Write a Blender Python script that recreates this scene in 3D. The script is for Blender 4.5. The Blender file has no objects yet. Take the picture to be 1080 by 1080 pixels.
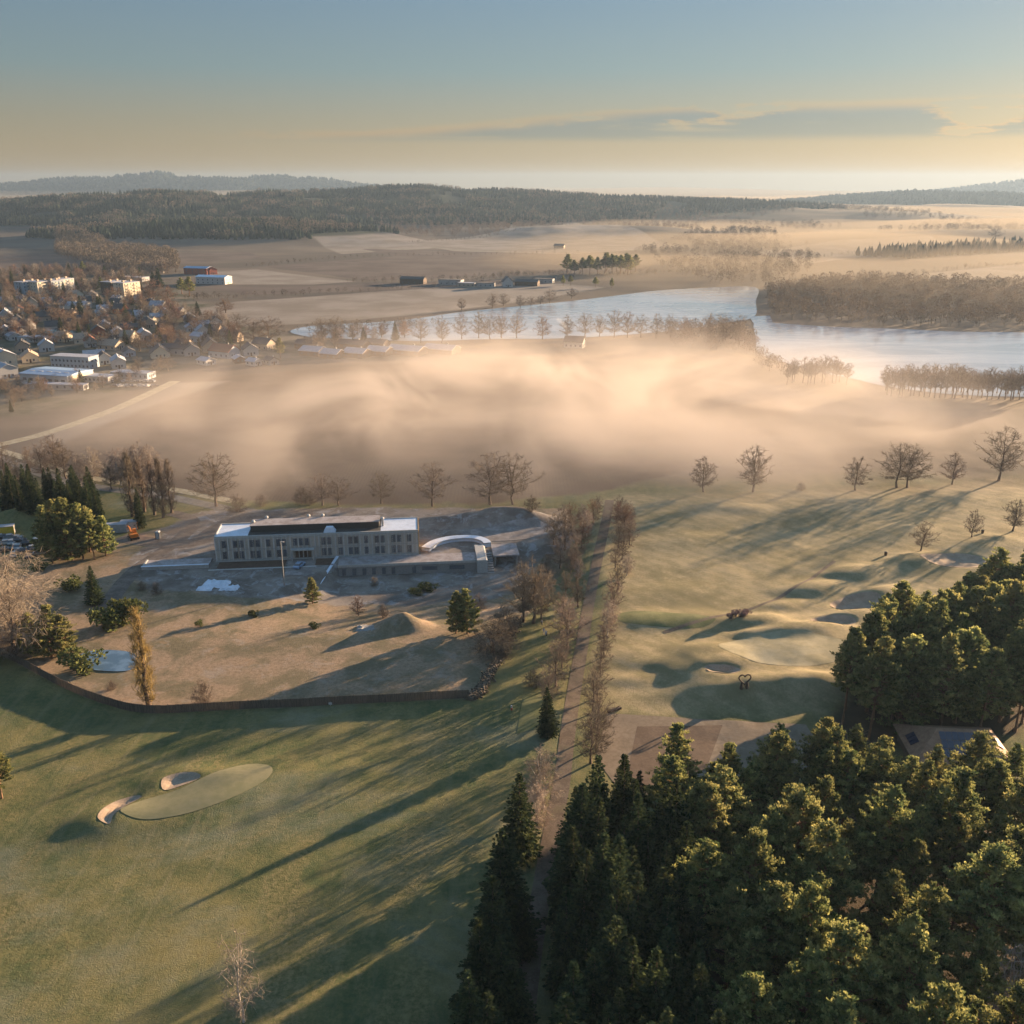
import bpy, math, random
import numpy as np
from mathutils import Vector, Matrix, noise as mnoise

R = math.radians
rnd = random.Random(7)
C = bpy.context.scene.collection
scene = bpy.context.scene

# ------------------------------------------------------------------ camera geometry
CAMH = 100.0
PITCH = R(19.2)
FPX = 1000.0            # focal length in pixels of the 1080 px wide photograph
SUN_AZ = R(40.0)        # from +X towards +Y
SUN_EL = R(8.3)

def ray(px, py):
    u, v = (px - 540) / FPX, (py - 540) / FPX
    return (u, math.cos(PITCH) - v * math.sin(PITCH), -math.sin(PITCH) - v * math.cos(PITCH))

def at(px, py, z=0.0):
    """world ground point seen at a pixel of the photograph, at height z"""
    r = ray(px, py)
    t = (z - CAMH) / r[2]
    return (r[0] * t, r[1] * t)

def pts(*pp, z=0.0):
    return np.array([at(a, b, z) for a, b in pp])

# ------------------------------------------------------------------ noise
def _hash(ix, iy, seed):
    n = (ix.astype(np.int64) * 374761393 + iy.astype(np.int64) * 668265263 + seed * 974711) & 0x7fffffff
    n = ((n ^ (n >> 13)) * 1274126177) & 0x7fffffff
    n = (n ^ (n >> 16)) & 0x7fffffff
    return n / 0x7fffffff

def vnoise(x, y, seed=0):
    x = np.asarray(x, float); y = np.asarray(y, float)
    ix, iy = np.floor(x), np.floor(y)
    fx, fy = x - ix, y - iy
    fx = fx * fx * fx * (fx * (fx * 6 - 15) + 10); fy = fy * fy * fy * (fy * (fy * 6 - 15) + 10)
    a, b = _hash(ix, iy, seed), _hash(ix + 1, iy, seed)
    c, d = _hash(ix, iy + 1, seed), _hash(ix + 1, iy + 1, seed)
    return (a * (1 - fx) + b * fx) * (1 - fy) + (c * (1 - fx) + d * fx) * fy

def fbm(x, y, scale, seed=0, octv=4):
    s, a, t = 0.0, 1.0, 0.0
    for k in range(octv):
        f = 2 ** k / scale
        s = s + a * vnoise(np.asarray(x) * f + 17.3 * k, np.asarray(y) * f - 9.1 * k, seed + k)
        t += a; a *= .5
    return s / t - 0.5

def sstep(a, b, x):
    t = np.clip((np.asarray(x, float) - a) / (b - a), 0, 1)
    return t * t * (3 - 2 * t)

def sdf(poly, x, y):
    """signed distance to polygon, negative inside"""
    x = np.asarray(x, float); y = np.asarray(y, float)
    P = np.asarray(poly, float)
    d = np.full(x.shape, 1e18); ins = np.zeros(x.shape, bool)
    n = len(P)
    for i in range(n):
        a, b = P[i], P[(i + 1) % n]
        ex, ey = b - a
        wx, wy = x - a[0], y - a[1]
        t = np.clip((wx * ex + wy * ey) / (ex * ex + ey * ey + 1e-12), 0, 1)
        d = np.minimum(d, (wx - ex * t) ** 2 + (wy - ey * t) ** 2)
        c = ((a[1] > y) != (b[1] > y))
        with np.errstate(divide='ignore', invalid='ignore'):
            c &= x < (b[0] - a[0]) * (y - a[1]) / (b[1] - a[1] + 1e-30) + a[0]
        ins ^= c
    return np.where(ins, -np.sqrt(d), np.sqrt(d))

def smooth_poly(P, n=6, closed=True):
    """Catmull-Rom through the points"""
    P = np.asarray(P, float); m = len(P); out = []
    for i in range(m if closed else m - 1):
        if closed: p0, p1, p2, p3 = P[i - 1], P[i], P[(i + 1) % m], P[(i + 2) % m]
        else: p0, p1, p2, p3 = P[max(i - 1, 0)], P[i], P[i + 1], P[min(i + 2, m - 1)]
        for k in range(n):
            t = k / n
            out.append(.5 * ((2 * p1) + (-p0 + p2) * t + (2 * p0 - 5 * p1 + 4 * p2 - p3) * t * t + (-p0 + 3 * p1 - 3 * p2 + p3) * t ** 3))
    if not closed: out.append(P[-1])
    return np.array(out)

def ellipse(cx, cy, rx, ry, n=40, wob=.22, seed=1):
    """wobbly ellipse given in pixels, returned on the ground"""
    r = random.Random(seed); ph = [r.uniform(0, 6.28) for _ in range(3)]
    q = []
    for i in range(n):
        a = 2 * math.pi * i / n
        k = 1 + wob * (math.sin(2 * a + ph[0]) + .6 * math.sin(3 * a + ph[1]) + .4 * math.sin(5 * a + ph[2])) / 2
        q.append(at(cx + rx * k * math.cos(a), cy + ry * k * math.sin(a)))
    return np.array(q)

# ------------------------------------------------------------------ zones on the ground (photograph pixels)
BUNK = {   # name -> (polygon, depth)
    'a': (ellipse(762, 713, 17, 4.5, seed=3), .9), 'b': (ellipse(877, 658, 22, 6.5, seed=4), 1.1),
    'c': (ellipse(904, 637, 28, 8.5, seed=5), 1.2), 'd': (ellipse(1008, 592, 40, 6, seed=6), .8),
    'e': (smooth_poly(pts((172, 826), (188, 820), (206, 820), (212, 826), (196, 833), (174, 838)), 5), .7),
    'f': (smooth_poly(pts((104, 868), (118, 850), (140, 842), (150, 844), (138, 853), (122, 866), (116, 875)), 5), .7)}
GREEN_L = smooth_poly(pts((128, 862), (150, 850), (190, 838), (230, 820), (262, 811), (286, 813), (284, 824), (262, 838), (230, 852), (190, 864), (150, 869)), 5)
GREEN_R = smooth_poly(pts((758, 687), (790, 677), (835, 673), (880, 678), (905, 690), (880, 702), (840, 708), (795, 704), (768, 696)), 5)
TEE_R = smooth_poly(pts((652, 650), (672, 646), (745, 653), (753, 658), (735, 664), (690, 663), (655, 658)), 4)
FAIR = smooth_poly(pts((640, 528), (760, 522), (1000, 512), (1200, 500), (1200, 640), (980, 640), (890, 690), (860, 745), (660, 750), (628, 720), (640, 640)), 4)
TEE_L = pts((552, 734), (580, 741), (585, 766), (545, 775))
MEADOW = pts((-60, 640), (-60, 672), (0, 690), (60, 722), (110, 742), (155, 752), (300, 746), (495, 737), (512, 715), (530, 690), (552, 650), (590, 600), (606, 560), (600, 536), (300, 536), (215, 545), (100, 575), (40, 600))
SITE = smooth_poly(pts((140, 588), (210, 540), (300, 538), (420, 536), (560, 540), (598, 552), (596, 575), (560, 592), (548, 612), (500, 622), (380, 630), (260, 628), (170, 622), (140, 612)), 4)
PLOUGH = smooth_poly(pts((55, 475), (130, 432), (200, 402), (300, 392), (420, 384), (520, 384), (700, 396), (800, 415), (840, 440), (760, 480), (660, 512), (560, 526), (400, 532), (240, 527), (120, 506)), 4)
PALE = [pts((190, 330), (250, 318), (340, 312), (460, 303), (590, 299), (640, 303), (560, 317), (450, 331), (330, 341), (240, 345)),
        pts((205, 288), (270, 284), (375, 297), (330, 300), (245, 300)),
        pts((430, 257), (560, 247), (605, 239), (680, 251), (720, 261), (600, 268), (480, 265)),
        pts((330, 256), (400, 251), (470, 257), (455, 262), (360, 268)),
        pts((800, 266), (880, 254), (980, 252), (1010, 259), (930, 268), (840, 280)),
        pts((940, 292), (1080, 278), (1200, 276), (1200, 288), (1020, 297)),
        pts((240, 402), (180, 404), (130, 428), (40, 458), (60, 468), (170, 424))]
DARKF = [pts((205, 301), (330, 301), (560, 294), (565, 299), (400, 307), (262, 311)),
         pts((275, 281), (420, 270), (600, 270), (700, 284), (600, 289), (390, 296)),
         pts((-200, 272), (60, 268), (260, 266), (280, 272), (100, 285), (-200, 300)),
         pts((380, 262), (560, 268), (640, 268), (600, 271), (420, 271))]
COURT = pts((640, 752), (850, 764), (872, 800), (760, 850), (655, 836), (628, 800))
PINE_S = [(10, 66), (16, 124), (28, 134), (44, 140), (62, 139), (72, 131), (90, 131), (103, 137), (106, 116), (70, 66)]     # foreground stand, metres
PINE_B = [(60, 153), (65, 167), (79, 180), (95, 193), (121, 207), (118, 190), (107, 170), (98, 158), (90, 156)]  # stand behind the hut
SPR_R = [(4, 66), (10, 126), (19, 131), (25, 116), (24, 66)]
VILL = pts((-150, 300), (-150, 440), (40, 440), (150, 408), (200, 385), (460, 378), (480, 362), (300, 352), (210, 318), (150, 285), (0, 280))
SHORE = smooth_poly(pts((480, 362), (700, 366), (800, 376), (850, 392), (905, 408), (935, 420), (1200, 424), (1200, 432), (930, 428), (840, 410), (700, 384), (480, 376)), 3)

MOUNDS = [  # px, py, rx m, ry m, height, rot deg
    (822, 690, 27, 14, 1.9, 12), (745, 692, 7, 5, 1.3, 0), (800, 657, 9, 4, 1.7, 10), (846, 667, 11, 3.5, 1.7, 15),
    (728, 712, 7, 4, 1.2, 0), (900, 606, 8, 4, 2.1, 20), (858, 622, 8, 4, 1.8, 20), (902, 650, 9, 3.5, 1.5, 20), (762, 704, 6, 2.5, .9, 10),
    (965, 593, 10, 5, 2.2, 25), (838, 726, 16, 4, 1.6, 12), (770, 727, 14, 4, 1.4, 8), (702, 655, 16, 5, 1.3, 5), (780, 537, 12, 5, .9, 0), (876, 728, 8, 4, 1.6, 20),
    (700, 625, 14, 6, .5, 20), (1040, 575, 12, 6, 1.4, 20), (930, 625, 7, 3, 1.6, 25), (825, 640, 6, 3, 1.1, 15), (790, 672, 5, 2.2, 1.0, 15), (660, 690, 8, 4, .6, 10), (690, 700, 7, 3, .7, 15), (670, 718, 6, 3, .6, 0),
    (870, 540, 14, 5, .8, 30), (960, 560, 12, 5, .9, 30), (730, 570, 12, 5, .6, 20),
    (205, 843, 22, 7, 1.3, 28), (110, 866, 6, 4, .9, 20), (185, 820, 7, 3.5, .8, 20), (568, 755, 6, 8, .5, 0), (250, 818, 7, 3, .5, 25)]

def mounds(x, y):
    h = np.zeros_like(x); wob = 1 + .9 * fbm(x, y, 14, 77, 3)
    for (px, py, rx, ry, hh, rot) in MOUNDS:
        cx, cy = at(px, py); c, s = math.cos(R(rot)), math.sin(R(rot))
        u = ((x - cx) * c + (y - cy) * s) / rx; v = (-(x - cx) * s + (y - cy) * c) / ry
        h = h + hh * .84 * np.exp(-((u * u + v * v) * wob) ** 1.25)
    return h

HILLS = {'A': (-750, 2650, 900, 430, 66), 'B': (-540, 1800, 290, 150, 32), 'C': (170, 3000, 650, 380, 52),
         'D': (-2300, 7000, 1600, 500, 150), 'E': (3650, 6900, 700, 500, 100), 'F': (1900, 4500, 520, 420, 48),
         'G': (150, 1960, 260, 130, 20), 'H': (1050, 1900, 420, 130, 16), 'I': (900, 2700, 500, 260, 30), 'J': (1300, 3400, 700, 300, 32)}
def hill(k, x, y):
    cx, cy, sx, sy, h = HILLS[k]
    u, v = (x - cx) / sx, (y - cy) / sy
    n = 1 + .9 * fbm(x, y, min(sx * .6, 320), ord(k), 5)
    return np.maximum(0, h * (np.exp(-(u * u + v * v) * .9) - .06) * n)

def height(x, y, fine=True):
    x = np.asarray(x, float); y = np.asarray(y, float)
    h = np.zeros_like(x)
    for k in HILLS: h = h + hill(k, x, y)
    near = 1 - sstep(330, 420, y)
    # gentle golf course relief
    g = near * (.28 * sstep(20, 40, x) * fbm(x, y, 5, 19, 2) + 1.1 * fbm(x, y, 38, 5, 3) + .34 * fbm(x, y, 9, 9, 2)) * (0.45 + 0.55 * sstep(20, 60, x))
    h = h + g * 0.8
    h = h + mounds(x, y) * near
    # level ground for the building, and the ground falling away in front of its lower wing
    cc, ss_ = math.cos(.1033), math.sin(.1033)
    lx = (x + 82.4) * cc + (y - 245) * ss_; ly = -(x + 82.4) * ss_ + (y - 245) * cc
    flat = sstep(-42, -28, lx) * (1 - sstep(86, 98, lx)) * sstep(-16, -8, ly) * (1 - sstep(24, 36, ly))
    h = h * (1 - flat)
    wl = 4.5 + 1.5 * np.clip(-ly - 10, 0, 40)
    dip = sstep(0, 1, (lx - 34 + wl + .18 * (ly + 8)) / wl) * (1 - sstep(86, 106, lx)) * sstep(-52, -24, ly) * (1 - sstep(-6.6, -5.4, ly) * (1 - sstep(72, 77, lx)) - sstep(-6, 8, ly) * sstep(72, 77, lx))
    h = h * (1 - dip) - 3.0 * dip
    for p, dep in BUNK.values():
        h = h - dep * sstep(.4, -2.2, sdf(p, x, y))
    # embankments: spoil heap and mounds of the building site, crest of the far lake shore
    for px, py, rx, ry, hh in ((538, 549, 16, 6, 4.8), (480, 551, 17, 5, 2.2), (424, 659, 7.5, 5, 3.2), (20, 552, 14, 8, 4.5)):
        cx, cy = at(px, py)
        u, v = (x - cx) / rx, (y - cy) / ry
        h = h + hh * np.clip(1.15 - np.sqrt(u * u + v * v), 0, 1) ** 1.2 * (1 + .5 * fbm(x, y, 6, 3, 3))
    return h

def hz(x, y):
    return float(height(np.array([x]), np.array([y]))[0])

# ------------------------------------------------------------------ node materials
def new_mat(name):
    m = bpy.data.materials.new(name); m.use_nodes = True
    nt = m.node_tree; nt.nodes.clear()
    o = nt.nodes.new('ShaderNodeOutputMaterial')
    return m, nt, o

class N:
    """small wrapper for building node trees"""
    def __init__(s, nt): s.nt = nt
    def n(s, t, **k):
        a = s.nt.nodes.new('ShaderNode' + t)
        for kk, v in k.items(): setattr(a, kk, v)
        return a
    def link(s, a, b): s.nt.links.new(a, b)
    def set(s, sock, v):
        if hasattr(v, 'links') or isinstance(v, bpy.types.NodeSocket): s.link(v, sock)
        else: sock.default_value = v
    def noise(s, vec, scale, detail=4, rough=.55, dist=0.0):
        a = s.n('TexNoise'); s.link(vec, a.inputs['Vector'])
        a.inputs['Scale'].default_value = scale; a.inputs['Detail'].default_value = detail
        a.inputs['Roughness'].default_value = rough; a.inputs['Distortion'].default_value = dist
        return a.outputs['Fac']
    def ramp(s, f, lo, hi, a=0.0, b=1.0, smooth=True):
        m = s.n('MapRange'); m.interpolation_type = 'SMOOTHSTEP' if smooth else 'LINEAR'
        s.set(m.inputs['Value'], f)
        m.inputs['From Min'].default_value = lo; m.inputs['From Max'].default_value = hi
        m.inputs['To Min'].default_value = a; m.inputs['To Max'].default_value = b
        return m.outputs['Result']
    def mix(s, f, a, b, mode='MIX'):
        m = s.n('Mix', data_type='RGBA', blend_type=mode)
        s.set(m.inputs[0], f)
        s.set(m.inputs[6], a if not isinstance(a, tuple) else (*a, 1)[:4])
        s.set(m.inputs[7], b if not isinstance(b, tuple) else (*b, 1)[:4])
        return m.outputs[2]
    def math(s, op, a, b=0.0):
        m = s.n('Math', operation=op); s.set(m.inputs[0], a); s.set(m.inputs[1], b)
        return m.outputs[0]
    def attr(s, name):
        return s.n('Attribute', attribute_name=name).outputs['Fac']
    def pos(s): return s.n('NewGeometry').outputs['Position']
    def obj(s): return s.n('TexCoord').outputs['Object']
    def vmul(s, v, k):
        m = s.n('VectorMath', operation='MULTIPLY'); s.link(v, m.inputs[0]); m.inputs[1].default_value = k
        return m.outputs[0]

def principled(q, o, col, rough=.8, bump=None, bumpd=.1, spec=.3, metal=0.0):
    p = q.n('BsdfPrincipled')
    q.set(p.inputs['Base Color'], col if not isinstance(col, tuple) else (*col, 1)[:4])
    q.set(p.inputs['Roughness'], rough); p.inputs['Specular IOR Level'].default_value = spec
    p.inputs['Metallic'].default_value = metal
    if bump is not None:
        b = q.n('Bump'); b.inputs['Strength'].default_value = 1.0; b.inputs['Distance'].default_value = bumpd
        q.link(bump, b.inputs['Height']); q.link(b.outputs[0], p.inputs['Normal'])
    q.link(p.outputs[0], o.inputs['Surface'])
    return p

def mottled(name, c1, c2, scale=1.0, rough=.85, bumpd=.03, spec=.25, local=True, stretch=(1, 1, 1), metal=0.0, var=0.0):
    """two-tone weathered surface"""
    m, nt, o = new_mat(name); q = N(nt)
    v = q.vmul(q.obj() if local else q.pos(), stretch)
    f = q.noise(v, scale, 5, .6)
    f2 = q.noise(v, scale * 6.3, 3, .6)
    g = q.math('ADD', q.math('MULTIPLY', f, .7), q.math('MULTIPLY', f2, .3))
    col = q.mix(q.ramp(g, .36, .64), c1, c2)
    if var:
        r = q.n('ObjectInfo').outputs['Random']
        hs = q.n('HueSaturation'); q.link(col, hs.inputs['Color'])
        q.link(q.ramp(r, 0, 1, 1 - var, 1 + var, False), hs.inputs['Value'])
        col = hs.outputs[0]
    principled(q, o, col, rough, g, bumpd, spec, metal)
    return m

def foliage(name, dark, light, trans=.3, scale=.6, var=.25):
    """leaf or needle clumps: per-tree tint, per-clump tint, light through the leaves"""
    m, nt, o = new_mat(name); q = N(nt)
    rn = q.n('ObjectInfo').outputs['Random']
    f = q.noise(q.obj(), scale, 3, .6)
    col = q.mix(q.ramp(f, .35, .66), dark, light)
    hs = q.n('HueSaturation'); q.link(col, hs.inputs['Color'])
    q.link(q.ramp(rn, 0, 1, 1 - var, 1 + var, False), hs.inputs['Value'])
    rn2 = q.math('FRACT', q.math('MULTIPLY', rn, 7.31))
    q.link(q.ramp(rn2, 0, 1, .485, .515, False), hs.inputs['Hue'])
    d = q.n('BsdfDiffuse'); t = q.n('BsdfTranslucent'); mx = q.n('MixShader')
    q.link(hs.outputs[0], d.inputs[0]); q.link(hs.outputs[0], t.inputs[0])
    mx.inputs[0].default_value = trans
    q.link(d.outputs[0], mx.inputs[1]); q.link(t.outputs[0], mx.inputs[2]); q.link(mx.outputs[0], o.inputs['Surface'])
    return m

def volume_mat(name, dens, col=(1, 1, 1), g=.3):
    m, nt, o = new_mat(name); q = N(nt)
    v = q.n('VolumePrincipled')
    v.inputs['Color'].default_value = (*col, 1); v.inputs['Density'].default_value = dens
    v.inputs['Anisotropy'].default_value = g
    q.link(v.outputs[0], o.inputs['Volume'])
    return m

M = {}
M['pine'] = foliage('pine_needles', (.066, .094, .040), (.345, .33, .125), .40, .7)
M['spruce'] = foliage('spruce_needles', (.022, .038, .022), (.07, .085, .036), .2, .8)
M['twig'] = foliage('bare_twigs', (.13, .105, .085), (.225, .18, .14), .1, .5)
M['twig_frost'] = foliage('frosted_twigs', (.20, .16, .135), (.33, .275, .225), .15, .5)
M['twig_red'] = foliage('reddish_twigs', (.16, .105, .08), (.25, .165, .12), .15, .5)
M['twig_gold'] = foliage('golden_twigs', (.22, .16, .07), (.38, .27, .12), .2, .5)
M['shrub'] = foliage('shrub_leaves', (.06, .075, .03), (.13, .14, .05), .25, .9)
M['farwood'] = foliage('far_conifers', (.008, .015, .014), (.040, .048, .032), 0, .016)
M['farbare'] = foliage('far_bare_wood', (.085, .068, .055), (.165, .13, .105), .1, .03)
M['farbare_hazed'] = foliage('haze_tinted_wood', (.16, .12, .085), (.27, .21, .15), .1, .03)  # bare wood lightened: golden veil of haze put into the twig colour
M['bark'] = mottled('bark', (.07, .05, .04), (.14, .10, .075), 3, stretch=(1, 1, .25))
M['bark_pine'] = mottled('pine_bark', (.12, .07, .045), (.26, .14, .075), 2, stretch=(1, 1, .3))
M['bark_birch'] = mottled('birch_bark', (.30, .27, .24), (.5, .47, .43), 3, stretch=(1, 1, .6))

# ------------------------------------------------------------------ mesh helpers
def mesh_from(name, V, faces, mats, midx=None, smooth=False):
    """V (n,3); faces: list of integer arrays (m,3) or (m,4)"""
    me = bpy.data.meshes.new(name)
    V = np.asarray(V, np.float32)
    faces = [np.asarray(f, np.int32) for f in faces if len(f)]
    loops = np.concatenate([f.ravel() for f in faces])
    tot = np.concatenate([np.full(len(f), f.shape[1], np.int32) for f in faces])
    start = np.concatenate([[0], np.cumsum(tot)[:-1]]).astype(np.int32)
    me.vertices.add(len(V)); me.vertices.foreach_set('co', V.ravel())
    me.loops.add(len(loops)); me.loops.foreach_set('vertex_index', loops)
    me.polygons.add(len(tot)); me.polygons.foreach_set('loop_start', start); me.polygons.foreach_set('loop_total', tot)
    if midx is not None: me.polygons.foreach_set('material_index', np.asarray(midx, np.int32))
    if smooth: me.polygons.foreach_set('use_smooth', np.ones(len(tot), bool))
    for m in (mats if isinstance(mats, (list, tuple)) else [mats]): me.materials.append(m)
    me.update(); me.validate()
    return me

class MB:
    """collects boxes, bars, lathes and sheets into one mesh"""
    def __init__(s): s.v, s.f = [], []
    def add(s, vs, fs):
        b = len(s.v); s.v += [tuple(map(float, p)) for p in vs]; s.f += [tuple(b + i for i in f) for f in fs]; return s
    def box(s, x0, x1, y0, y1, z0, z1):
        return s.add([(x0, y0, z0), (x1, y0, z0), (x1, y1, z0), (x0, y1, z0), (x0, y0, z1), (x1, y0, z1), (x1, y1, z1), (x0, y1, z1)],
                     [(0, 3, 2, 1), (4, 5, 6, 7), (0, 1, 5, 4), (1, 2, 6, 5), (2, 3, 7, 6), (3, 0, 4, 7)])
    def frustum(s, cx, cy, z0, z1, ax, ay, bx, by):
        return s.add([(cx - ax, cy - ay, z0), (cx + ax, cy - ay, z0), (cx + ax, cy + ay, z0), (cx - ax, cy + ay, z0),
                      (cx - bx, cy - by, z1), (cx + bx, cy - by, z1), (cx + bx, cy + by, z1), (cx - bx, cy + by, z1)],
                     [(0, 3, 2, 1), (4, 5, 6, 7), (0, 1, 5, 4), (1, 2, 6, 5), (2, 3, 7, 6), (3, 0, 4, 7)])
    def tube(s, path, rad, n=6, cap=True):
        path = [Vector(p) for p in path]
        rad = rad if isinstance(rad, (list, tuple)) else [rad] * len(path)
        b = len(s.v); prev = None
        for i, p in enumerate(path):
            d = (path[min(i + 1, len(path) - 1)] - path[max(i - 1, 0)]).normalized()
            if prev is None:
                a = d.orthogonal().normalized()
            else:
                a = (prev - d * prev.dot(d)).normalized()
            prev = a; c = d.cross(a)
            for k in range(n):
                t = 2 * math.pi * k / n
                s.v.append(tuple(p + (a * math.cos(t) + c * math.sin(t)) * rad[i]))
        for i in range(len(path) - 1):
            for k in range(n):
                s.f.append((b + i * n + k, b + i * n + (k + 1) % n, b + (i + 1) * n + (k + 1) % n, b + (i + 1) * n + k))
        if cap:
            s.f.append(tuple(b + k for k in range(n))[::-1]); e = b + (len(path) - 1) * n
            s.f.append(tuple(e + k for k in range(n)))
        return s
    def lathe(s, prof, n=12, c=(0, 0, 0)):
        return s.tube([(c[0], c[1], c[2] + z) for r, z in prof], [max(r, .002) for r, z in prof], n)
    def prism(s, poly, y0, y1):
        """(x, z) outline extruded along y"""
        n = len(poly)
        return s.add([(x, y0, z) for x, z in poly] + [(x, y1, z) for x, z in poly],
                     [tuple(range(n)), tuple(range(2 * n - 1, n - 1, -1))] + [(i, i + n, (i + 1) % n + n, (i + 1) % n) for i in range(n)])
    def mesh(s, name, m, smooth=False):
        me = bpy.data.meshes.new(name); me.from_pydata(s.v, [], s.f)
        for mm in (m if isinstance(m, (list, tuple)) else [m]): me.materials.append(mm)
        import bmesh
        bm = bmesh.new(); bm.from_mesh(me); bmesh.ops.recalc_face_normals(bm, faces=bm.faces); bm.to_mesh(me); bm.free()
        if smooth: me.polygons.foreach_set('use_smooth', [True] * len(me.polygons))
        me.update(); return me
    def build(s, name, m, parent=None, smooth=False, loc=(0, 0, 0)):
        return obj(name, s.mesh(name, m, smooth), parent, loc)

def obj(name, me, parent=None, loc=(0, 0, 0)):
    o = bpy.data.objects.new(name, me); C.objects.link(o); o.location = loc
    if parent is not None: o.parent = parent
    return o
def tag(o, label=None, cat=None, group=None, kind=None):
    for k, v in (('label', label), ('category', cat), ('group', group), ('kind', kind)):
        if v: o[k] = v
    return o
def thing(name, label, cat, loc=(0, 0, 0), rz=0.0, group=None):
    o = bpy.data.objects.new(name, None); C.objects.link(o); o.location = loc; o.rotation_euler = (0, 0, rz)
    o.empty_display_size = .5
    return tag(o, label, cat, group)
def struct(name, me, loc=(0, 0, 0)):
    return tag(obj(name, me, None, loc), kind='structure')
def dup(root, loc, rz=None, label=None, group=None, scale=None):
    r = root.copy(); C.objects.link(r); r.location = loc
    if rz is not None: r.rotation_euler = (0, 0, rz)
    if scale: r.scale = (scale,) * 3
    if label: r['label'] = label
    if group: r['group'] = group
    for ch in list(root.children):
        c = ch.copy(); C.objects.link(c); c.parent = r
        for g in ch.children:
            d = g.copy(); C.objects.link(d); d.parent = c
    return r
# ------------------------------------------------------------------ ground
_sdf_full = sdf
def sdf(poly, x, y, margin=12.0):
    """sdf, exact only near the polygon"""
    P = np.asarray(poly, float); x = np.asarray(x, float); y = np.asarray(y, float)
    lo, hi = P.min(0), P.max(0)
    bx = np.maximum(np.maximum(lo[0] - x, x - hi[0]), 0); by = np.maximum(np.maximum(lo[1] - y, y - hi[1]), 0)
    d = np.hypot(bx, by) + margin
    sel = (bx < margin) & (by < margin)
    if sel.any(): d[sel] = _sdf_full(P, x[sel], y[sel])
    return d

def strip(line, w, w2=None):
    """polygon round a polyline; w may grow to w2"""
    L = np.asarray(line, float); n = len(L); T = np.gradient(L, axis=0)
    T /= np.linalg.norm(T, axis=1)[:, None] + 1e-9
    Nn = np.stack([-T[:, 1], T[:, 0]], 1)
    ww = np.linspace(w, w if w2 is None else w2, n)[:, None] / 2
    return np.concatenate([L + Nn * ww, (L - Nn * ww)[::-1]])

PATH = smooth_poly(pts((548, 1110), (556, 1040), (566, 970), (580, 890), (592, 830), (598, 780), (607, 720), (614, 680), (621, 635), (628, 600), (635, 568), (640, 545), (643, 528)), 5, False)
ROAD_SITE = smooth_poly(pts((112, 640), (138, 606), (165, 586), (185, 572), (202, 556), (200, 547), (180, 541)), 5, False)
ROAD_SITE2 = smooth_poly(pts((128, 566), (160, 572), (205, 572), (232, 556), (262, 545), (330, 540)), 5, False)
ROAD_W = smooth_poly(pts((-20, 478), (20, 490), (60, 505), (110, 515), (170, 523), (240, 537)), 5, False)
ROAD_V = smooth_poly(pts((185, 402), (160, 414), (120, 432), (70, 450), (30, 462), (-40, 478)), 4, False)
TRACK = smooth_poly(pts((880, 592), (840, 622), (800, 640), (760, 652), (700, 668)), 5, False)
LAKE_N = smooth_poly(pts((306, 350), (330, 344), (400, 340), (440, 336), (490, 329), (560, 322), (600, 318), (650, 312), (690, 307), (740, 304), (796, 303), (797, 318), (796, 334), (770, 340), (700, 350), (600, 357), (520, 358), (440, 360), (380, 358), (330, 356)), 4)
LAKE_S = smooth_poly(pts((797, 340), (830, 342), (880, 345), (940, 347), (1010, 350), (1080, 351), (1240, 355), (1240, 420), (1080, 419), (1000, 416), (950, 410), (925, 406), (900, 400), (860, 392), (826, 382), (800, 372), (797, 356)), 4)
NARROWS = pts((790, 334), (812, 333), (815, 340), (796, 343))
POND = smooth_poly(pts((84, 692), (96, 687), (120, 686), (142, 690), (143, 702), (132, 708), (100, 707), (88, 701)), 5)

SHEETS = [GREEN_L, GREEN_R, TEE_R, TEE_L, COURT] + [p for p, _ in BUNK.values()] + [strip(PATH, 3.4), strip(ROAD_SITE, 5), strip(ROAD_SITE2, 6), POND, strip(TRACK, 1.2)]

def rows():
    y, out = -70.0, []
    while y < 11500:
        out.append(y)
        y += .95 if y < 300 else max(.95, .95 + (y - 300) * .0085)
    return np.array(out)
YR = rows(); NX = 400
U = np.linspace(-1, 1, NX)
X2 = U[None, :] * (70 + .66 * np.maximum(YR, 0))[:, None]; Y2 = np.repeat(YR[:, None], NX, 1)
gx, gy = X2.ravel(), Y2.ravel()
gz = height(gx, gy)
for P in SHEETS:
    gz = gz - .09 * sstep(.1, -.8, sdf(P, gx, gy))
idx = np.arange(len(gx)).reshape(len(YR), NX)
F = np.stack([idx[:-1, :-1], idx[:-1, 1:], idx[1:, 1:], idx[1:, :-1]], -1).reshape(-1, 4)

def zone(polys):
    d = np.full(gx.shape, 1e3)
    for P in (polys if isinstance(polys, list) and not isinstance(polys[0], tuple) else [polys]):
        P = np.asarray(P, float); ext = np.ptp(P[:, 1])
        d = np.minimum(d, sdf(P, gx, gy, max(12, ext * .2)))
    return np.clip(d, -40, 40)

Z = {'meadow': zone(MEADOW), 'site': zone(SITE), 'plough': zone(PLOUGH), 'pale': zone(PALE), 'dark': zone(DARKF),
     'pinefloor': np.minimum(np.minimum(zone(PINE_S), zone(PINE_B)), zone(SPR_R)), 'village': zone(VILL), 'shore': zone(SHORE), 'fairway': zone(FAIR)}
hf = sum(hill(k, gx, gy) for k in 'ABCDEF')
Z['wood'] = np.clip(hf - 9, -20, 20)

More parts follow.
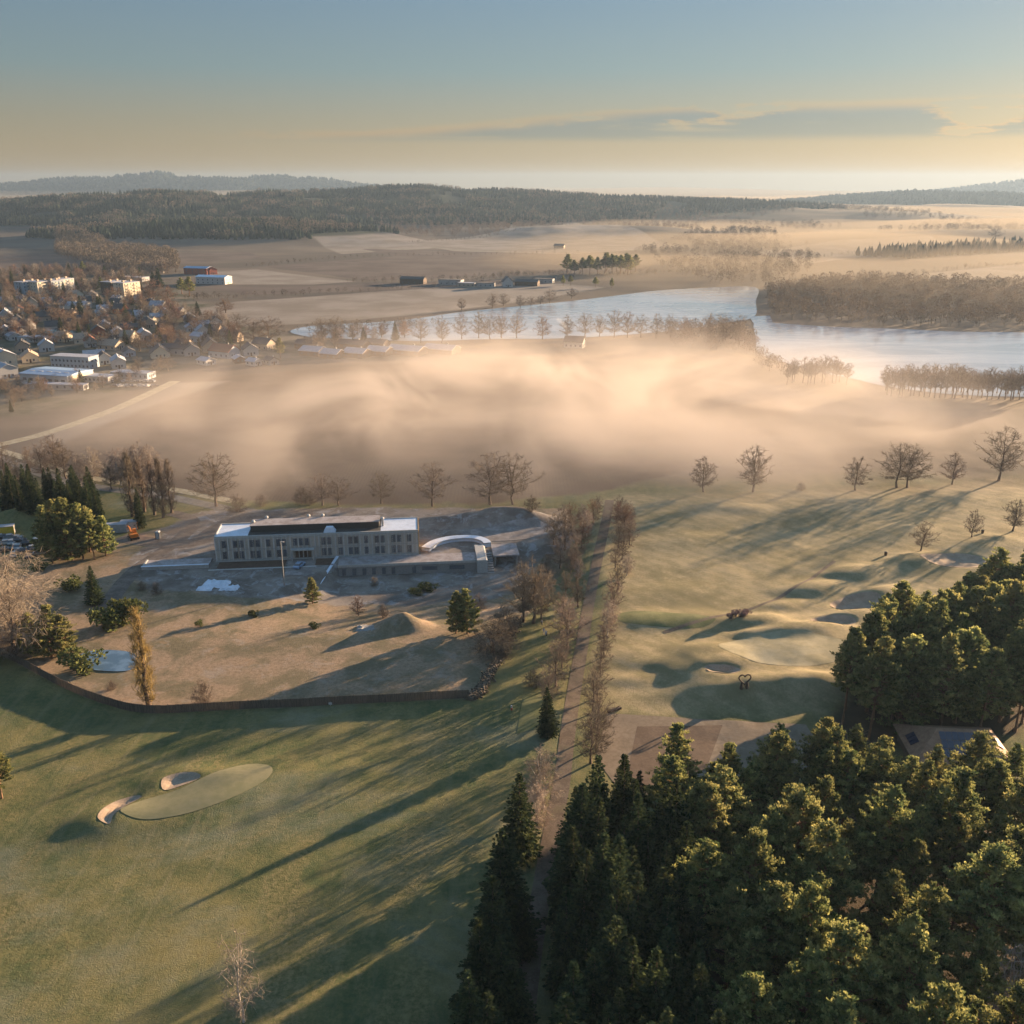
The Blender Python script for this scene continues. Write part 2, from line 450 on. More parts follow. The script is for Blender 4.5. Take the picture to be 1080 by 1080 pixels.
m, nt, o = new_mat('grassland'); q = N(nt)
P_ = q.pos()
big = q.noise(P_, .035, 4, .6); mid = q.noise(P_, .22, 4, .6); fin = q.noise(P_, 1.3, 6, .72); veryfin = q.noise(P_, 5.0, 4, .7)
streak = q.noise(q.vmul(P_, (.8, .12, 1)), .6, 3, .6)
f = q.math('ADD', q.math('MULTIPLY', big, .45), q.math('ADD', q.math('MULTIPLY', mid, .3), q.math('MULTIPLY', fin, .25)))
grass = q.mix(q.ramp(f, .38, .62), (.062, .088, .038), (.215, .182, .078))
grass = q.mix(q.ramp(streak, .45, .7, 0, .35), grass, (.20, .18, .10))
frost = q.mix(q.ramp(q.noise(q.vmul(P_, (.6, 1, 1)), .03, 6, .72, .3), .47, .70, 0, .6), grass, (.235, .235, .185))
grass = q.mix(q.ramp(veryfin, .3, .7, .0, .30), frost, (.03, .045, .015))
lit_ = q.noise(P_, .9, 5, .75)
grass = q.mix(q.ramp(lit_, .57, .70, 0, .5), grass, (.11, .075, .04))
rough = q.ramp(q.noise(q.vmul(P_, (1, .6, 1)), .055, 6, .7, .8), .50, .60, 0, .55)
grass = q.mix(rough, grass, q.mix(q.ramp(fin, .35, .65), (.085, .085, .03), (.235, .19, .095)))
wheel = q.n('TexWave', wave_type='BANDS', bands_direction='X'); q.link(q.vmul(P_, (1, .55, 1)), wheel.inputs[0]); wheel.inputs['Scale'].default_value = .045; wheel.inputs['Distortion'].default_value = 6.0; wheel.inputs['Detail'].default_value = 2; wheel.inputs['Detail Scale'].default_value = .35
grass = q.mix(q.math('MULTIPLY', q.ramp(wheel.outputs[1], .94, .99, 0, .22), q.ramp(q.noise(P_, .02, 4, .6), .50, .58)), grass, (.22, .19, .11))
def zmix(col, name, zc, edge=3.0, amp=10.0, nscale=.12):
    n = q.math('MULTIPLY', q.math('SUBTRACT', q.noise(P_, nscale, 4, .65), .5), amp)
    w = q.ramp(q.math('ADD', q.attr(name), n), edge * .5, -edge * .5)
    return q.mix(w, col, zc)
# distant farmland: heath and stubble
sep = q.n('SeparateXYZ'); q.link(P_, sep.inputs[0])
farn = q.noise(q.vmul(P_, (.4, 1, 1)), .006, 5, .6)
mow = q.n('TexWave', wave_type='BANDS', bands_direction='DIAGONAL'); q.link(P_, mow.inputs[0]); mow.inputs['Scale'].default_value = .11; mow.inputs['Distortion'].default_value = 1.2; mow.inputs['Detail'].default_value = 1
heath = q.mix(q.ramp(farn, .4, .62), (.08, .066, .056), (.145, .118, .092))
heath = q.mix(q.ramp(fin, .3, .7, 0, .35), heath, (.09, .075, .05))
fy = q.math('ADD', sep.outputs[1], q.math('MULTIPLY', big, 40.0))
straw = q.mix(q.ramp(f, .40, .60), (.21, .175, .095), (.38, .305, .185))
straw = q.mix(q.ramp(veryfin, .3, .7, 0, .3), straw, (.09, .085, .035))
straw = q.mix(q.ramp(mow.outputs[1], .35, .65, 0, .16), straw, (.10, .11, .045))
grass = zmix(grass, 'fairway', straw, 8.0, 16.0, .05)
col = q.mix(q.ramp(fy, 322, 356), grass, heath)
dry = q.mix(q.ramp(q.noise(P_, .09, 5, .7, .4), .40, .60), (.30, .22, .15), (.165, .14, .088))
dry = q.mix(q.ramp(q.noise(P_, .16, 5, .7), .56, .68, 0, .7), dry, (.30, .20, .12))
dry = q.mix(q.ramp(fin, .35, .75, 0, .55), dry, (.08, .06, .035))
dry = q.mix(q.ramp(q.noise(P_, .16, 6, .75, .5), .52, .68, 0, .4), dry, (.31, .28, .25))
col = zmix(col, 'meadow', dry, 1.2, 2.0, .4)
dirt = q.mix(q.ramp(q.noise(P_, .12, 5, .7), .38, .62), (.135, .112, .095), (.23, .20, .175))
dirt = q.mix(q.ramp(q.noise(P_, .22, 6, .75, .8), .52, .62, 0, .6), dirt, (.32, .32, .33))
col = zmix(col, 'site', dirt, 2.0, 14.0, .08)
furrow = q.n('TexWave', wave_type='BANDS', bands_direction='X'); q.link(P_, furrow.inputs[0])
furrow.inputs['Scale'].default_value = .25; furrow.inputs['Distortion'].default_value = 1.5
pl = q.mix(q.ramp(q.noise(P_, .03, 5, .6), .35, .65), (.075, .055, .042), (.125, .095, .07))
pl = q.mix(q.ramp(furrow.outputs[1], .2, .8, 0, .2), pl, (.06, .045, .035))
col = zmix(col, 'plough', pl, 4.0, 16.0, .03)
vg = q.mix(q.ramp(big, .4, .6), (.07, .07, .045), (.15, .13, .10))
col = zmix(col, 'village', vg, 12.0, 30.0, .02)
col = zmix(col, 'shore', q.mix(mid, (.10, .08, .055), (.2, .15, .10)), 6.0, 14.0, .05)
pf = q.mix(q.ramp(q.noise(P_, .02, 5, .6), .35, .65), (.175, .148, .12), (.24, .21, .18))
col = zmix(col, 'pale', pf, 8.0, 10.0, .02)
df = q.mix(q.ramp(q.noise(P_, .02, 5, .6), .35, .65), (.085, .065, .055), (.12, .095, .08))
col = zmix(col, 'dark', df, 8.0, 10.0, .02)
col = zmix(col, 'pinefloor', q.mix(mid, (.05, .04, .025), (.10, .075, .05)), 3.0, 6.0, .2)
col = q.mix(q.ramp(q.math('SUBTRACT', q.attr('wood'), q.math('MULTIPLY', farn, 3)), -1, 2), col, (.022, .03, .02))
hgt = q.math('MULTIPLY', q.math('ADD', q.math('MULTIPLY', fin, .3), q.math('MULTIPLY', veryfin, .45)), q.ramp(sep.outputs[1], 420, 120))
principled(q, o, col, .95, hgt, .34, .1)
M['ground'] = m
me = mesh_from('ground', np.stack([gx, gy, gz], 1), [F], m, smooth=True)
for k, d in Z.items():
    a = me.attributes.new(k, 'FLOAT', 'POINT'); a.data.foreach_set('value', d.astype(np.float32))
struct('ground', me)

# ------------------------------------------------------------------ sheets laid on the ground
def clip_cell(P, x0, x1, y0, y1):
    for ax, val, sgn in ((0, x0, 1), (0, x1, -1), (1, y0, 1), (1, y1, -1)):
        out = []; n = len(P)
        for i in range(n):
            a, b = P[i - 1], P[i]
            da, db = (a[ax] - val) * sgn, (b[ax] - val) * sgn
            if (da >= 0) != (db >= 0):
                t = da / (da - db); out.append((a[0] + (b[0] - a[0]) * t, a[1] + (b[1] - a[1]) * t))
            if db >= 0: out.append(b)
        P = out
        if not P: return P
    return P

def sheet(name, poly, mat, off=.05, cell=2.0, z=None):
    P = [tuple(map(float, p)) for p in poly]
    A = np.array(P); lo, hi = A.min(0), A.max(0)
    vs, fs = [], []
    for i in range(int(math.ceil((hi[0] - lo[0]) / cell))):
        col = None
        for j in range(int(math.ceil((hi[1] - lo[1]) / cell))):
            if col is None: col = clip_cell(P, lo[0] + i * cell, lo[0] + (i + 1) * cell, lo[1] - 1, hi[1] + 1)
            c = clip_cell(col, lo[0] + i * cell, lo[0] + (i + 1) * cell, lo[1] + j * cell, lo[1] + (j + 1) * cell)
            if len(c) < 3: continue
            d = [c[0]]
            for p in c[1:]:
                if abs(p[0] - d[-1][0]) + abs(p[1] - d[-1][1]) > 1e-4: d.append(p)
            if len(d) > 2 and abs(d[0][0] - d[-1][0]) + abs(d[0][1] - d[-1][1]) < 1e-4: d.pop()
            ar = sum(d[k - 1][0] * d[k][1] - d[k][0] * d[k - 1][1] for k in range(len(d)))
            if len(d) < 3 or abs(ar) < 1e-5: continue
            if ar < 0: d = d[::-1]
            fs.append(tuple(range(len(vs), len(vs) + len(d)))); vs += d
    V = np.array(vs); zz = height(V[:, 0], V[:, 1]) + off if z is None else np.full(len(V), z)
    me = bpy.data.meshes.new(name); me.from_pydata(np.column_stack([V, zz]).tolist(), [], fs)
    me.materials.append(mat); me.polygons.foreach_set('use_smooth', [True] * len(fs)); me.update()
    return struct(name, me)

def strip_ring(P, k):
    c = P.mean(0); d = P - c; L = np.linalg.norm(d, axis=1)[:, None]; return c + d * (L + k) / L
def gmat(name, c1, c2, sc, rough=.95, bd=.05, lo=.38, hi=.62, c3=None, sc3=1.0, amt=.5):
    m, nt, o = new_mat(name); q = N(nt); p = q.pos()
    f = q.math('ADD', q.math('MULTIPLY', q.noise(p, sc, 5, .65), .65), q.math('MULTIPLY', q.noise(p, sc * 7, 3, .6), .35))
    c = q.mix(q.ramp(f, lo, hi), c1, c2)
    if c3: c = q.mix(q.ramp(q.noise(p, sc3, 4, .65), .5, .68, 0, amt), c, c3)
    principled(q, o, c, rough, f, bd, .15); return m
M['gravel'] = gmat('gravel_path', (.095, .072, .054), (.16, .124, .096), .5, c3=(.10, .095, .045), sc3=.25, amt=.5)
M['track'] = gmat('dirt_road', (.11, .09, .075), (.19, .155, .13), .3, c3=(.08, .065, .055), sc3=.5)
M['asphalt'] = gmat('frosty_asphalt', (.13, .12, .11), (.2, .19, .17), .3)
M['sand'] = gmat('bunker_sand', (.26, .195, .14), (.35, .27, .20), .6, bd=.06)
M['green'] = gmat('putting_green', (.17, .165, .09), (.22, .20, .115), .12, bd=.01, c3=(.24, .22, .15), sc3=.1)
M['tee'] = gmat('tee_turf', (.10, .11, .045), (.15, .15, .07), .3, bd=.02)
M['court'] = gmat('range_apron', (.155, .12, .085), (.22, .175, .13), .2, c3=(.11, .085, .06), sc3=.1)
M['courtdark'] = gmat('range_mat', (.10, .07, .05), (.14, .10, .072), .3)
M['collar'] = gmat('green_collar', (.10, .11, .045), (.19, .165, .08), .5, c3=(.24, .2, .12), sc3=.3)
M['verge'] = gmat('frosty_verge', (.24, .21, .13), (.36, .32, .23), .3)

sheet('avenue_path', strip(PATH, 2.9), M['gravel'], .025, 1.2)
sheet('site_road', strip(ROAD_SITE, 4.6), M['track'], .025, 1.5)
sheet('access_road', strip(ROAD_SITE2, 6.5), M['track'], .032, 1.5)
sheet('country_road', strip(ROAD_W, 5), M['asphalt'], .05, 6)
sheet('road_verge', strip(ROAD_W + np.array([0, 7.5]), 4), M['verge'], .05, 6)
sheet('village_road', strip(ROAD_V, 6), M['verge'], .06, 20)
sheet('golf_track', strip(TRACK, 1.1), M['gravel'], .03, 1.2)
sheet('range_apron', COURT, M['court'], .03, 1.2)
sheet('range_pavement', pts((672, 766), (762, 764), (745, 810), (700, 846), (660, 822)), M['courtdark'], .038, 1.2)
sheet('putting_green', GREEN_L, M['green'], .045, .8)
M['green2'] = gmat('frosty_green', (.24, .215, .13), (.32, .28, .18), .12, bd=.01, c3=(.36, .33, .24), sc3=.1)
sheet('putting_green', GREEN_R, M['green2'], .03, .8)
sheet('tee_ground', TEE_R, M['tee'], .025, .8)
sheet('tee_ground', TEE_L, M['tee'], .025, .8)
for p, d in BUNK.values(): sheet('sand_bunker', p, M['sand'], .035, .6)

# water: part open, part skimmed with ice
m, nt, o = new_mat('icy_lake'); q = N(nt); p = q.pos()
ice = q.ramp(q.noise(q.vmul(p, (.35, 1, 1)), .018, 6, .65, 1.2), .40, .60)
crk = q.n('TexVoronoi', feature='DISTANCE_TO_EDGE'); q.link(q.vmul(p, (.5, 1, 1)), crk.inputs['Vector']); crk.inputs['Scale'].default_value = .035
c = q.mix(ice, (.23, .28, .35), (.36, .41, .48))
c = q.mix(q.ramp(crk.outputs['Distance'], 0, .03, .18, 0), c, (.55, .57, .62))
w = q.n('TexNoise'); q.link(q.vmul(p, (.4, 1, 1)), w.inputs['Vector']); w.inputs['Scale'].default_value = .5; w.inputs['Detail'].default_value = 3
principled(q, o, c, q.ramp(ice, 0, 1, .06, .16), w.outputs[0], .02, .5)
M['lake'] = m
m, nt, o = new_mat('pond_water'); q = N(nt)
principled(q, o, q.mix(q.ramp(q.noise(q.pos(), .3, 4), .45, .6), (.07, .12, .18), (.12, .19, .27)), .12, q.noise(q.pos(), 2, 3), .005, .5)  # blue of the reflected sky put into the water's base colour
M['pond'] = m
sheet('lake_water', LAKE_N, M['lake'], 0, 40, z=.25)
sheet('lake_water', LAKE_S, M['lake'], 0, 40, z=.25)
sheet('lake_water', NARROWS, M['lake'], 0, 40, z=.21)
pz = min(hz(*p) for p in POND)
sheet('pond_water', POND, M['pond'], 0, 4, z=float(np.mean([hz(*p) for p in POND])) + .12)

# ------------------------------------------------------------------ sky, sun
w = bpy.data.worlds.new('World'); scene.world = w; w.use_nodes = True
nt = w.node_tree; nt.nodes.clear(); q = N(nt)
sky = q.n('TexSky'); sky.sky_type = 'NISHITA'; sky.sun_disc = False
sky.sun_elevation = SUN_EL; sky.sun_rotation = math.pi / 2 - SUN_AZ
sky.altitude = 100; sky.air_density = 1.0; sky.dust_density = 1.4; sky.ozone_density = 1.6
gen = q.n('TexCoord').outputs['Generated']
sp = q.n('SeparateXYZ'); q.link(gen, sp.inputs[0])
# a long low band of stratocumulus: flat base, puffy lit tops
az = q.n('CombineXYZ'); q.link(q.math('MULTIPLY', sp.outputs[0], 7.0), az.inputs[0]); q.link(q.math('MULTIPLY', sp.outputs[2], 16.0), az.inputs[2])
q.link(q.math('MULTIPLY', sp.outputs[1], 2.0), az.inputs[1])
n1 = q.noise(az.outputs[0], 1.0, 6, .62, .2)
n2 = q.noise(q.vmul(gen, (9, 9, 120)), 1.0, 5, .6, .4)
side = q.ramp(sp.outputs[0], -.30, .30)
thick = q.math('MULTIPLY', q.math('MULTIPLY', q.ramp(q.math('ADD', q.math('MULTIPLY', n1, .7), q.math('MULTIPLY', n2, .3)), .34, .48, 0, 1, False), q.ramp(side, 0, 1, .25, 1.0)), .034)
zb_ = q.math('ADD', .0345, q.math('MULTIPLY', n2, .006))
dz = q.math('SUBTRACT', sp.outputs[2], zb_)
up_d = q.math('SUBTRACT', thick, dz)
thr = q.math('MULTIPLY', q.math('MULTIPLY', q.ramp(dz, -.003, .006), q.ramp(up_d, -.002, .006)), q.math('MULTIPLY', q.ramp(sp.outputs[0], -.34, -.16), q.ramp(n2, .34, .52, .4, 1.0)))
core = q.ramp(up_d, .001, .013)
K = .06
rampn = q.n('ValToRGB'); q.link(sp.outputs[2], rampn.inputs[0])
cr = rampn.color_ramp; EXPO = 5.5
stops = [(0.0, (.47, .33, .16)), (.03, (.40, .31, .185)), (.055, (.335, .30, .22)), (.10, (.215, .295, .315)), (.20, (.145, .25, .38)), (.40, (.19, .34, .54)), (1.0, (.26, .46, .72))]
while len(cr.elements) < len(stops): cr.elements.new(.5)
for e, (ps, c) in zip(cr.elements, stops):
    e.position = ps; e.color = (*[v / EXPO for v in c], 1)
glow = q.ramp(q.math('ADD', q.math('MULTIPLY', sp.outputs[0], .75), q.math('MULTIPLY', sp.outputs[1], .35)), -.2, 1.0, .88, 1.35)
vm = q.n('VectorMath', operation='SCALE'); q.link(rampn.outputs[0], vm.inputs[0]); q.link(q.math('MULTIPLY', glow, 1 / K), vm.inputs['Scale'])
skyc = q.mix(.07, vm.outputs[0], sky.outputs[0])
cloudcol = q.mix(core, q.mix(1.0, skyc, (1.28, 1.04, .84), 'MULTIPLY'), q.mix(1.0, skyc, (.62, .76, 1.0), 'MULTIPLY'))
skyc2 = q.mix(q.math('MULTIPLY', thr, .85), skyc, cloudcol)
bg = q.n('Background'); q.link(skyc2, bg.inputs[0]); bg.inputs[1].default_value = K
wo = q.n('OutputWorld'); q.link(bg.outputs[0], wo.inputs['Surface'])

sun = bpy.data.lights.new('sun', 'SUN'); sun.energy = 5.0; sun.angle = R(.6); sun.color = (1.0, .69, .41)
so = bpy.data.objects.new('sun', sun); C.objects.link(so)
sd = Vector((math.cos(SUN_AZ) * math.cos(SUN_EL), math.sin(SUN_AZ) * math.cos(SUN_EL), math.sin(SUN_EL)))
so.rotation_euler = sd.to_track_quat('Z', 'Y').to_euler(); so.location = (300, 300, 300)

cam = bpy.data.cameras.new('camera'); co = bpy.data.objects.new('camera', cam); C.objects.link(co)
co.location = (0, 0, CAMH); co.rotation_euler = (math.pi / 2 - PITCH, 0, 0)
cam.sensor_width = 36; cam.lens = 36 * FPX / 1080; cam.clip_end = 80000; cam.clip_start = 1.0
scene.camera = co
vs = scene.view_settings
vs.view_transform = 'Standard'; vs.look = 'None'; vs.gamma = 1; vs.use_curve_mapping = False; vs.exposure = 2.4
cy = scene.cycles
cy.volume_bounces = 2; cy.max_bounces = 6; cy.diffuse_bounces = 2; cy.glossy_bounces = 2; cy.transmission_bounces = 2
cy.transparent_max_bounces = 8; cy.use_denoising = True; cy.volume_step_rate = 1; cy.volume_max_steps = 256
cy.use_adaptive_sampling = True; cy.adaptive_threshold = .02
scene.render.use_persistent_data = False

# ------------------------------------------------------------------ air
MBx = MB().box(-9000, 9000, -300, 11900, -6, 185)
tag(MBx.build('haze', volume_mat('hazy_air', .00010, (.21, .30, .43), .3)), kind='stuff')

def fogbank(name, poly, hfun, mat, edge, cell, zb=-.6):
    """low closed fog body: top follows hfun, thins out to nothing at its rim"""
    P = np.asarray(poly, float); lo, hi = P.min(0), P.max(0)
    nx, ny = int((hi[0] - lo[0]) / cell) + 2, int((hi[1] - lo[1]) / cell) + 2
    xs, ys = np.meshgrid(np.linspace(lo[0], hi[0], nx), np.linspace(lo[1], hi[1], ny))
    x, y = xs.ravel(), ys.ravel()
    wt = sstep(0, -1, _sdf_full(P, x, y) / edge)
    t = np.maximum(0, hfun(x, y)) * wt
    n = len(x); V = np.concatenate([np.stack([x, y, zb + .02 + t], 1), np.stack([x, y, np.full(n, zb)], 1)])
    keep = t.reshape(ny, nx)
    I = np.arange(n).reshape(ny, nx)
    a, b, c, d = I[:-1, :-1], I[:-1, 1:], I[1:, 1:], I[1:, :-1]
    top = np.stack([a, b, c, d], -1).reshape(-1, 4); bot = np.stack([a, d, c, b], -1).reshape(-1, 4) + n
    rim = []
    ring = list(I[0, :]) + list(I[1:, -1]) + list(I[-1, -2::-1]) + list(I[-2:0:-1, 0])
    for k in range(len(ring)):
        u, v = ring[k], ring[(k + 1) % len(ring)]
        rim.append((u, u + n, v + n, v))
    me = mesh_from(name, V, [top, bot, np.array(rim)], mat, smooth=True)
    return tag(obj(name, me), kind='stuff')

def wispy(name, dens, scale, lo, hi, seed, zs, ell, g=.05, step=.3, col=(.95, .87, .81)):
    """drifting ground fog: dense low down, thinning upwards and towards the rim, torn by noise"""
    m, nt, o = new_mat(name); q = N(nt); p = q.pos()
    ad = q.n('VectorMath', operation='ADD'); q.link(q.vmul(p, (.85, .50, 1.5)), ad.inputs[0]); ad.inputs[1].default_value = (seed * 37.1, seed * 11.3, seed * 5.7)
    n = q.noise(ad.outputs[0], scale, 4, .6, .8)
    sp_ = q.n('SeparateXYZ'); q.link(p, sp_.inputs[0])
    fall = q.math('EXPONENT', q.math('MULTIPLY', sp_.outputs[2], -1.0 / zs))
    cx, cy, rx, ry, rot = ell
    c, s_ = math.cos(rot), math.sin(rot)
    dx, dy = q.math('SUBTRACT', sp_.outputs[0], cx), q.math('SUBTRACT', sp_.outputs[1], cy)
    u = q.math('DIVIDE', q.math('ADD', q.math('MULTIPLY', dx, c), q.math('MULTIPLY', dy, s_)), rx)
    v = q.math('DIVIDE', q.math('SUBTRACT', q.math('MULTIPLY', dy, c), q.math('MULTIPLY', dx, s_)), ry)
    r_ = q.math('SQRT', q.math('ADD', q.math('MULTIPLY', u, u), q.math('MULTIPLY', v, v)))
    big_ = q.math('MULTIPLY', q.math('SUBTRACT', q.noise(ad.outputs[0], scale * .45, 3, .6), .5), 1.0)
    E = q.ramp(q.math('ADD', r_, big_), 1.0, .25)
    w_ = q.ramp(n, lo, hi, .22, 1.0)
    vol = q.n('VolumePrincipled'); vol.inputs['Color'].default_value = (*col, 1); vol.inputs['Anisotropy'].default_value = g
    q.link(q.math('MULTIPLY', q.math('MULTIPLY', E, w_), q.math('MULTIPLY', fall, dens)), vol.inputs['Density']); q.link(vol.outputs[0], o.inputs['Volume'])
    m.cycles.volume_step_rate = step
    return m
def ell_poly(e, k=1.15, n=36):
    cx, cy, rx, ry, rot = e
    return np.array([(cx + k * (rx * math.cos(a) * math.cos(rot) - ry * math.sin(a) * math.sin(rot)), cy + k * (rx * math.cos(a) * math.sin(rot) + ry * math.sin(a) * math.cos(rot))) for a in np.linspace(0, 2 * math.pi, n, endpoint=False)])
E1 = (22, 428, 262, 185, .16); E3 = (95, 350, 130, 75, .25); E4 = (125, 555, 130, 90, -.2)
fogbank('fog', ell_poly(E1), lambda x, y: 42 + 0 * x, wispy('morning_fog', .026, .0165, .38, .64, 1, 9.5, E1, step=.36), 60, 18)
fogbank('mist', ell_poly(E3), lambda x, y: 16 + 0 * x, wispy('thin_mist', .009, .022, .38, .66, 2, 6, E3), 25, 12)
fogbank('mist', ell_poly(E4), lambda x, y: 20 + 0 * x, wispy('shore_mist', .006, .018, .38, .66, 3, 7, E4), 30, 15)
# ground mist lying over the far lowland on the right and behind the wooded hills
FARM = np.array([(-120, 1250), (120, 820), (300, 600), (900, 450), (2600, 1200), (4200, 4200), (3000, 6500), (800, 5600), (300, 3300), (-50, 2100)], float)
fogbank('mist', smooth_poly(FARM, 4), lambda x, y: 22 + 34 * fbm(x, y, 500, 71, 3), volume_mat('lowland_mist', .0032, (.38, .33, .255), .15), 240, 45, -4)
FARL = np.array([(-5200, 5200), (-2600, 4000), (-800, 4200), (1200, 5600), (3400, 7600), (3000, 10500), (-3000, 10500), (-5200, 8600)], float)
fogbank('mist', smooth_poly(FARL, 4), lambda x, y: 42 + 50 * fbm(x, y, 1400, 77, 3), volume_mat('valley_mist', .0008, (.27, .245, .20), .15), 700, 140, -4)
# ------------------------------------------------------------------ trees
def cards(c, size, rng, aspect=1.0, up=None, jitter=1.0):
    """quads at centres c with random frames; up (n,3) biases the long axis"""
    n = len(c)
    a = rng.normal(size=(n, 3)) * jitter
    if up is not None: a = a + up
    a /= np.linalg.norm(a, axis=1)[:, None] + 1e-9
    b = np.cross(a, rng.normal(size=(n, 3))); b /= np.linalg.norm(b, axis=1)[:, None] + 1e-9
    s = np.asarray(size).reshape(-1, 1)
    A, B = a * s * aspect, b * s
    V = np.stack([c - A - B * .55, c - A * .2 + B, c + A + B * .25, c + A * .35 - B], 1).reshape(-1, 3)
    return V, np.arange(4 * n).reshape(-1, 4)

class Acc:
    def __init__(s): s.V, s.F, s.n = [], {3: [], 4: []}, 0
    def add(s, V, F):
        s.V.append(V); s.F[F.shape[1]].append(F + s.n); s.n += len(V)
    def mesh(s, name, m):
        fs = [np.concatenate(f) for f in (s.F[3], s.F[4]) if f]
        return mesh_from(name, np.concatenate(s.V), fs, m)

def prism_seg(acc, p, q_, r0, r1, n=5):
    p, q_ = np.asarray(p, float), np.asarray(q_, float)
    d = q_ - p; d = d / (np.linalg.norm(d) + 1e-9)
    a = np.cross(d, [0, 0, 1.0] if abs(d[2]) < .9 else [1.0, 0, 0]); a /= np.linalg.norm(a); b = np.cross(d, a)
    t = np.arange(n) * 2 * math.pi / n
    ring = np.cos(t)[:, None] * a + np.sin(t)[:, None] * b
    V = np.concatenate([p + ring * r0, q_ + ring * r1])
    k = np.arange(n); F = np.stack([k, (k + 1) % n, (k + 1) % n + n, k + n], 1)
    acc.add(V, F)

def trunk_mesh(name, h, r, mat, rng, bend=.25, flare=1.35, n=7, segs=6, top=.12):
    acc = Acc(); p = np.zeros(3); p[2] = -.4
    off = rng.normal(size=2) * bend
    for i in range(segs):
        t1 = (i + 1) / segs
        q_ = np.array([off[0] * math.sin(t1 * 2.2) * t1, off[1] * math.sin(t1 * 2.6) * t1, h * t1])
        r0 = r * (1 - (1 - top) * i / segs) * (flare if i == 0 else 1); r1 = r * (1 - (1 - top) * t1)
        prism_seg(acc, p, q_, r0, r1, n); p = q_
    return acc

def pine(seed, h=18.0, crown0=.38, wide=2.7, dens=1.0):
    rng = np.random.default_rng(seed)
    acc = trunk_mesh('trunk', h * .97, .13 + .004 * h, None, rng, .35)
    cv, cs, cu = [], [], []
    z0 = h * crown0; nb = int(66 * dens)
    for i in range(nb):
        u = (i + .5 + rng.uniform(-.5, .5)) / nb
        z = z0 + (h - z0) * u ** .9
        prof = (1 - u) ** .95 * (.6 + .4 * min(1, u * 5))
        L = wide * prof * rng.uniform(.65, 1.18) + .35
        az = i * 2.399 + rng.uniform(-.5, .5)
        up = .12 + .75 * u + rng.uniform(-.15, .2)
        d = np.array([math.cos(az), math.sin(az), up + .1]); d /= np.linalg.norm(d)
        base = np.array([0, 0, z - .15 * L])
        if L > 1: prism_seg(acc, base, base + d * L * .85, .06 + .02 * L, .02, 4)
        for k in range(max(3, int(L * 3.2))):
            f = 1 - .66 * (k / max(3, int(L * 3.2))) * rng.uniform(.7, 1.1)
            c0 = base + d * L * f + rng.normal(size=3) * [.30, .30, .10]
            m_ = int(rng.integers(15, 22) * dens)
            rr = rng.uniform(.20, .40)
            e = rng.normal(size=(m_, 3)); e /= np.linalg.norm(e, axis=1)[:, None]
            e *= (rng.uniform(.25, 1, m_) ** .5)[:, None]
            cv.append(c0 + e * rr * [1, 1, .8] + d * rng.uniform(-.5, .35, m_)[:, None] * min(.8, .35 * L) + [0, 0, .12]); cs.append(rng.uniform(.055, .115, m_)); cu.append(e * .8 + [0, 0, 1.0])
    # dead lower snags
    for i in range(7):
        z = h * rng.uniform(.06, max(.07, crown0)); az = rng.uniform(0, 6.28); L = rng.uniform(.5, 1.6)
        prism_seg(acc, (0, 0, z), (L * math.cos(az), L * math.sin(az), z + .1), .045, .015, 3)
    cr = Acc(); V, F = cards(np.concatenate(cv), np.concatenate(cs), rng, 2.1, np.concatenate(cu), .5); cr.add(V, F)
    return acc, cr

def spruce(seed, h=20.0, wide=3.2, low=.04):
    rng = np.random.default_rng(seed)
    acc = trunk_mesh('trunk', h * .98, .13 + .011 * h, None, rng, .08, top=.06)
    cv, cs, cu = [], [], []
    z = h * low
    while z < h - .25:
        u = (z - h * low) / (h * (1 - low))
        Lm = wide * (1 - u) ** .82 * min(1, .55 + u * 6) + .12
        nb = 5 + int(5 * (1 - u)); a0 = rng.uniform(0, 6.28)
        for k in range(nb):
            L = Lm * rng.uniform(.72, 1.15); az = a0 + k * 6.283 / nb + rng.uniform(-.25, .25)
            ns = max(2, int(L / .34))
            t = (np.arange(ns) + rng.uniform(.3, 1, ns)) / ns
            droop = -.28 * L * (1 - u) * t ** 1.3 + .22 * L * u * t + .10 * L * t ** 3
            ca, sa = math.cos(az), math.sin(az)
            w_ = .46 * L * (1 - t) ** .8 * t ** .25 + .10
            for rep in range(3):
                s = rng.uniform(-1, 1, ns) * w_
                c = np.stack([ca * t * L - sa * s, sa * t * L + ca * s, z + droop - .07 * rep + rng.uniform(-.08, .08, ns)], 1)
                cv.append(c); cs.append(rng.uniform(.11, .2, ns) * (1.15 - .4 * u))
                cu.append(np.stack([ca + 0 * t - sa * s * 1.2, sa + 0 * t + ca * s * 1.2, -.35 + 0 * t + .9 * u], 1) * 1.8)
        z += (.36 + .12 * (1 - u)) * rng.uniform(.8, 1.2)
    cr = Acc(); V, F = cards(np.concatenate(cv), np.concatenate(cs), rng, 1.8, np.concatenate(cu), .5); cr.add(V, F)
    return acc, cr

